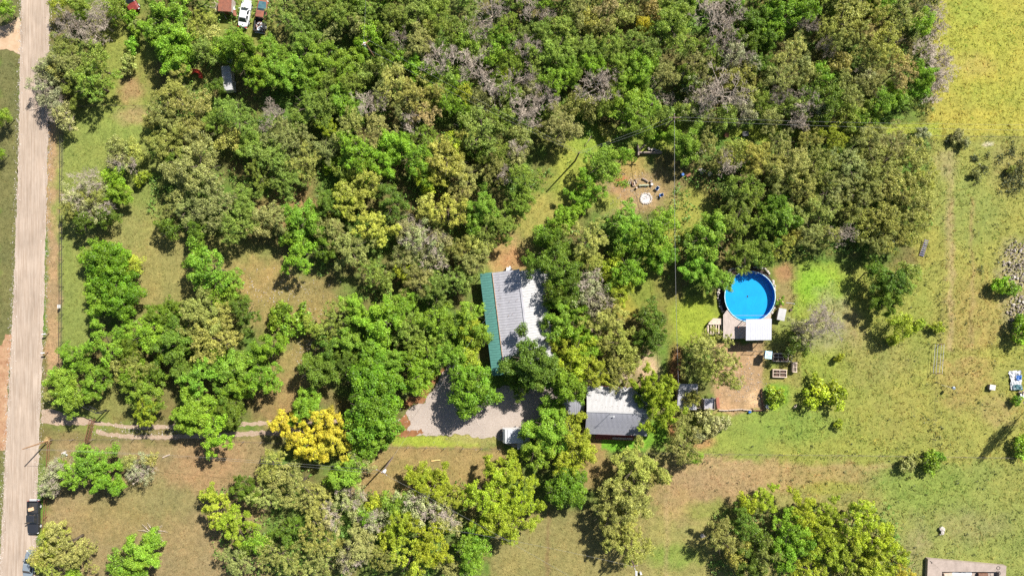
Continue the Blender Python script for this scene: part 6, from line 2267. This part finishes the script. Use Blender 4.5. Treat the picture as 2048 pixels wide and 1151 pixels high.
for i, (x, y, lab, n_) in enumerate(((307, 1063, 'dead grey branch heap in the dry field above the bright green tree', 10), )):
    b0 = P(x, y)
    t = thing('dead_branches', lab, 'branch heap', b0)
    for k in range(n_):
        a = _r.uniform(-.9, .4) + (3.14 if k % 3 == 0 else 0); L = _r.uniform(1.0, 2.6)
        s0 = Vector((_r.uniform(-.3, .3), _r.uniform(-.3, .3), .12))
        u_ = Vector((math.cos(a), math.sin(a), .05))
        o = MB().tube([s0, s0 + u_ * L * .5 + Vector((0, _r.uniform(-.2, .2), .15)), s0 + u_ * L + Vector((_r.uniform(-.3, .3), _r.uniform(-.3, .3), .1))], [.07, .05, .02], 5).build('branch', M['twig'], t)
        MB().tube([s0 + u_ * L * .5 + Vector((0, 0, .12)), s0 + u_ * L * .8 + Vector((.3, .35, .25))], [.035, .012], 4).build('twig', M['twig'], o)
for i, (a, d, m_, lab, nm) in enumerate((((863, 921), (881, 919), M['yellow_log'], 'straight yellow peeled log lying in the dry strip', 'peeled_log'), ((326, 914), (340, 908), M['pale_wood'], 'thin pale log lying beside the sparse tree in the dry field', 'thin_log'), ((918, 253), (908, 249), M['pale_wood'], 'pale log end showing among the trees in the upper wood', 'pale_log'))):
    log(nm, lab, a, d, .11, m_)
b0 = P(1392, 1070)
t = thing('rock', 'small flat pale rock at the tip of the lower tree clump shade', 'rock', P(1404, 1069))
stone(t, (0, 0, .15), .45, _r, 'rock'); stone(t, (.3, -.2, .1), .25, _r, 'rock')
b0 = P(1280, 1145)
t = thing('white_marker', 'small white marker in the grass below the lamp pole', 'marker', P(1281, 1144), .3)
MB().box((0, 0, .2), (.3, .45, .4), 0, .8).build('block', M['white'], t); MB().box((0, 0, .42), (.34, .5, .04)).build('cap', M['trim'], t)
b0 = P(1778, 481)
t = thing('white_bucket', 'small white bucket glimpsed in the olive trees right of the pool', 'bucket', P(1783, 483, 0))
t.location.z = 0
MB().cyl((0, 0, 0), .2, .5, 12, 'Z', .25).build('body', M['white'], t); MB().ring((0, 0), .24, .27, .5, .53, 12).build('rim', M['grey_metal'], t)
b0 = P(1846, 496)
t = thing('ladder', 'dark blue slatted frame leaning at the edge of the olive trees', 'ladder', b0, -.25)
for s in (-1, 1): MB().tube([(s * .4, -1.5, .1), (s * .3, 1.6, .5)], .06, 6).build('side_rail', M['old_wood'], t)
for i in range(8): MB().bar((-.38, -1.3 + i * .38, .14 + i * .045), (.38, -1.3 + i * .38, .14 + i * .045), .16, .05).build('slat', mat('slate_blue_paint', (.10, .10, .20, 1), .6) if i == 0 else bpy.data.materials['slate_blue_paint'], t)

# rubble heaps at the right edge
def rubble(name, label, px, py, rx, ry, n, seed):
    rnd = random.Random(seed)
    b = P(px, py)
    t = thing(name, label, 'stone heap', b)
    mb = MB()
    for i in range(n):
        a, q_ = rnd.uniform(0, 6.28), rnd.random() ** .6
        c = Vector((math.cos(a) * rx * q_, math.sin(a) * ry * q_, .1 + .5 * (1 - q_) * rnd.random()))
        s = rnd.uniform(.07, .2)
        me = STONES[i % 6]
        Rm = Matrix.Rotation(rnd.uniform(0, 6.28), 3, 'Z') @ Matrix.Rotation(rnd.uniform(0, 3), 3, 'X')
        mb.add([Rm @ v.co * s + c for v in me.vertices], [tuple(p.vertices) for p in me.polygons])
    o = mb.build('rubble', M['rubble'], t, False, False); o['kind'] = 'stuff'
    for i in range(10):
        a = rnd.uniform(0, 6.28)
        stone(t, (math.cos(a) * rx * .6, math.sin(a) * ry * .6, .2), rnd.uniform(.2, .3), rnd)


rubble('rubble_heap', 'upper heap of pale broken stone at the edge of the pasture', 2034, 528, 2.6, 4.2, 260, 1)
rubble('rubble_heap', 'lower heap of pale broken stone under the round green shrubs', 2038, 622, 2.3, 3.0, 180, 2)

# concrete foundation at the bottom right
def foundation():
    c = [P(*p, .75) for p in ((1856, 1116.5), (2013, 1131), (2004, 1290), (1850, 1280))]
    b = sum(c, Vector()) / 4; b.z = 0
    t = thing('foundation', 'open concrete foundation with wide tan rim and rubbish inside', 'foundation', b)
    c = [p - b for p in c]
    f = lambda p: Vector((p.x, p.y, 0))
    u = f(c[1] - c[0]).normalized(); v = f(c[3] - c[0]).normalized()
    def slab(p0, p1, p2, p3, z0, z1, name, m_):
        MB().loft([[f(p) + z * z0 for p in (p0, p1, p2, p3)], [f(p) + z * z1 for p in (p0, p1, p2, p3)]]).build(name, m_, t)
    n0 = 2.05; w0 = 2.6; e0 = 1.25
    i0 = c[0] + u * w0 + v * n0; i1 = c[1] - u * e0 + v * (n0 - .9); i3 = c[3] + u * w0; i2 = c[2] - u * e0
    slab(c[0], c[1], i1, i0, -.2, .75, 'rim_slab', M['concrete'])
    slab(c[0] + v * .01, i0 + v * .01 - u * .01, i3, c[3], -.2, .746, 'rim_slab', M['concrete'])
    slab(i1 + v * .01 + u * .01, c[1] + v * .01, c[2], i2, -.2, .748, 'rim_slab', M['concrete'])
    slab(i0 + v * .004, i1 + v * .004, i2, i3, -.15, .02, 'floor_slab', M['concrete'])
    def px(x, y, z_=.05): return P(x, y, z_) - b
    p = px(1925, 1149)
    o = crumple(3.4, 1.1, 7, .2, 3).build('white_sheet', M['white'], t); o.location = (p.x - .2, p.y, .06); o['kind'] = 'thing'
    MB().box((px(1895, 1150).x, px(1895, 1150).y, .2), (1.6, 1.2, .3), .1, .9).build('sand_heap', M['pale_wood'], t)
    MB().box((px(1963, 1149).x, px(1963, 1149).y, .3), (1.7, 1.0, .5)).build('rusty_box', M['brown'], t)
    for x, y, r_ in ((1996.5, 1134.5, .32), (1996, 1145, .42)):
        q_ = px(x, y, .75)
        mb = MB(); mb.ring((q_.x, q_.y), r_ - .045, r_, .753, .80, 18)
        mb.build('iron_ring', M['steel'], t)
    q_ = px(1860, 1121, .75)
    MB().tube([(q_.x, q_.y, .78), (q_.x + .35, q_.y - .2, .80), (q_.x + .3, q_.y - .45, .79)], .04, 6).build('rebar', M['steel'], t)


foundation()

# ------------------------------------------------------------------ what each tree is called: its look, and the landmark it stands out from
LANDMARKS = [('white parked car', 492, 31), ('rusty shed', 459, 17), ('red pickup', 262, 4), ('sand turnout beside the road', 15, 78), ('curved red slide', 394, 152), ('box trailer', 463, 163),
             ('wood pole in the upper wood', 738, 95), ('crossarm pole', 1350, 237), ('glade pole', 1157, 310), ('fire pit', 1291, 397), ('black bin cart', 1488, 270), ('blue pool', 1500, 593),
             ('deck canopy', 1518, 658), ('raised hutch', 1530, 709), ('open shed', 1378, 792), ('workshop roof', 1234, 822), ('green porch roof', 985, 640), ('red sunshade', 1089, 551),
             ('camper trailer', 1030, 868), ('lower transformer pole', 767, 950), ('entrance gate', 185, 830), ('two mailboxes', 94, 685), ('black pickup', 72, 1030), ('brown road pole', 70, 888),
             ('silver blue car', 64, 1124), ('dead branch heap', 307, 1063), ('lamp pole', 1265, 1118), ('tan foundation', 1935, 1140), ('pasture boulders', 1881, 1060), ('lone pasture box', 1980, 773),
             ('narrow pasture gate', 1872, 716), ('slatted blue frame', 1846, 496), ('pale hoop', 1588, 811), ('top right corner', 2048, 0), ('top edge centre', 1024, 0), ('bottom edge centre', 1024, 1151),
             ('upper stone heap', 2034, 528), ('white pipe fence sign', 122, 612), ('yellow peeled log', 872, 920), ('pump box', 1558, 628)]
NTH = ['nearest', 'second nearest', 'third nearest', 'fourth nearest', 'fifth nearest', 'sixth nearest', 'seventh nearest', 'eighth nearest', 'ninth nearest', 'tenth nearest', 'eleventh nearest', 'twelfth nearest', 'thirteenth nearest', 'fourteenth nearest', 'fifteenth nearest']


def label_trees():
    from collections import defaultdict
    sized = defaultdict(list)
    for t, look, x, y, r in ALL_TREES: sized[look].append(r)
    cls = defaultdict(list)
    for t, look, x, y, r in ALL_TREES:
        rs = sorted(sized[look])
        if 'shrub' in look or 'bush' in look or 'brush' in look or len(rs) < 6: s = ''
        else:
            lo, hi = rs[len(rs) // 3], rs[2 * len(rs) // 3]
            s = 'small ' if r <= lo else ('large ' if r > hi else 'middling ')
        cls[s + look].append((t, x, y, r))
    for look, ms in cls.items():
        opts = []
        for li, (ln, lx, ly) in enumerate(LANDMARKS):
            order = sorted(ms, key=lambda m: math.hypot(m[1] - lx, m[2] - ly))
            for k, m in enumerate(order): opts.append((k, math.hypot(m[1] - lx, m[2] - ly), li, m[0].name))
        opts.sort()
        done = {}
        for k, d, li, nm in opts:
            if nm in done or k >= len(NTH): continue
            lb = f'{look}, {NTH[k]} to the {LANDMARKS[li][0]}'
            done[nm] = lb if len(lb.split()) <= 16 else lb.replace(' with ', ', ')
        for m in ms:
            o = m[0]
            o['label'] = done.get(o.name, look + ' standing far from every landmark')
            o['group'] = ('shrubs' if o['category'] == 'shrub' else 'trees') + ' around the homestead'


label_trees()
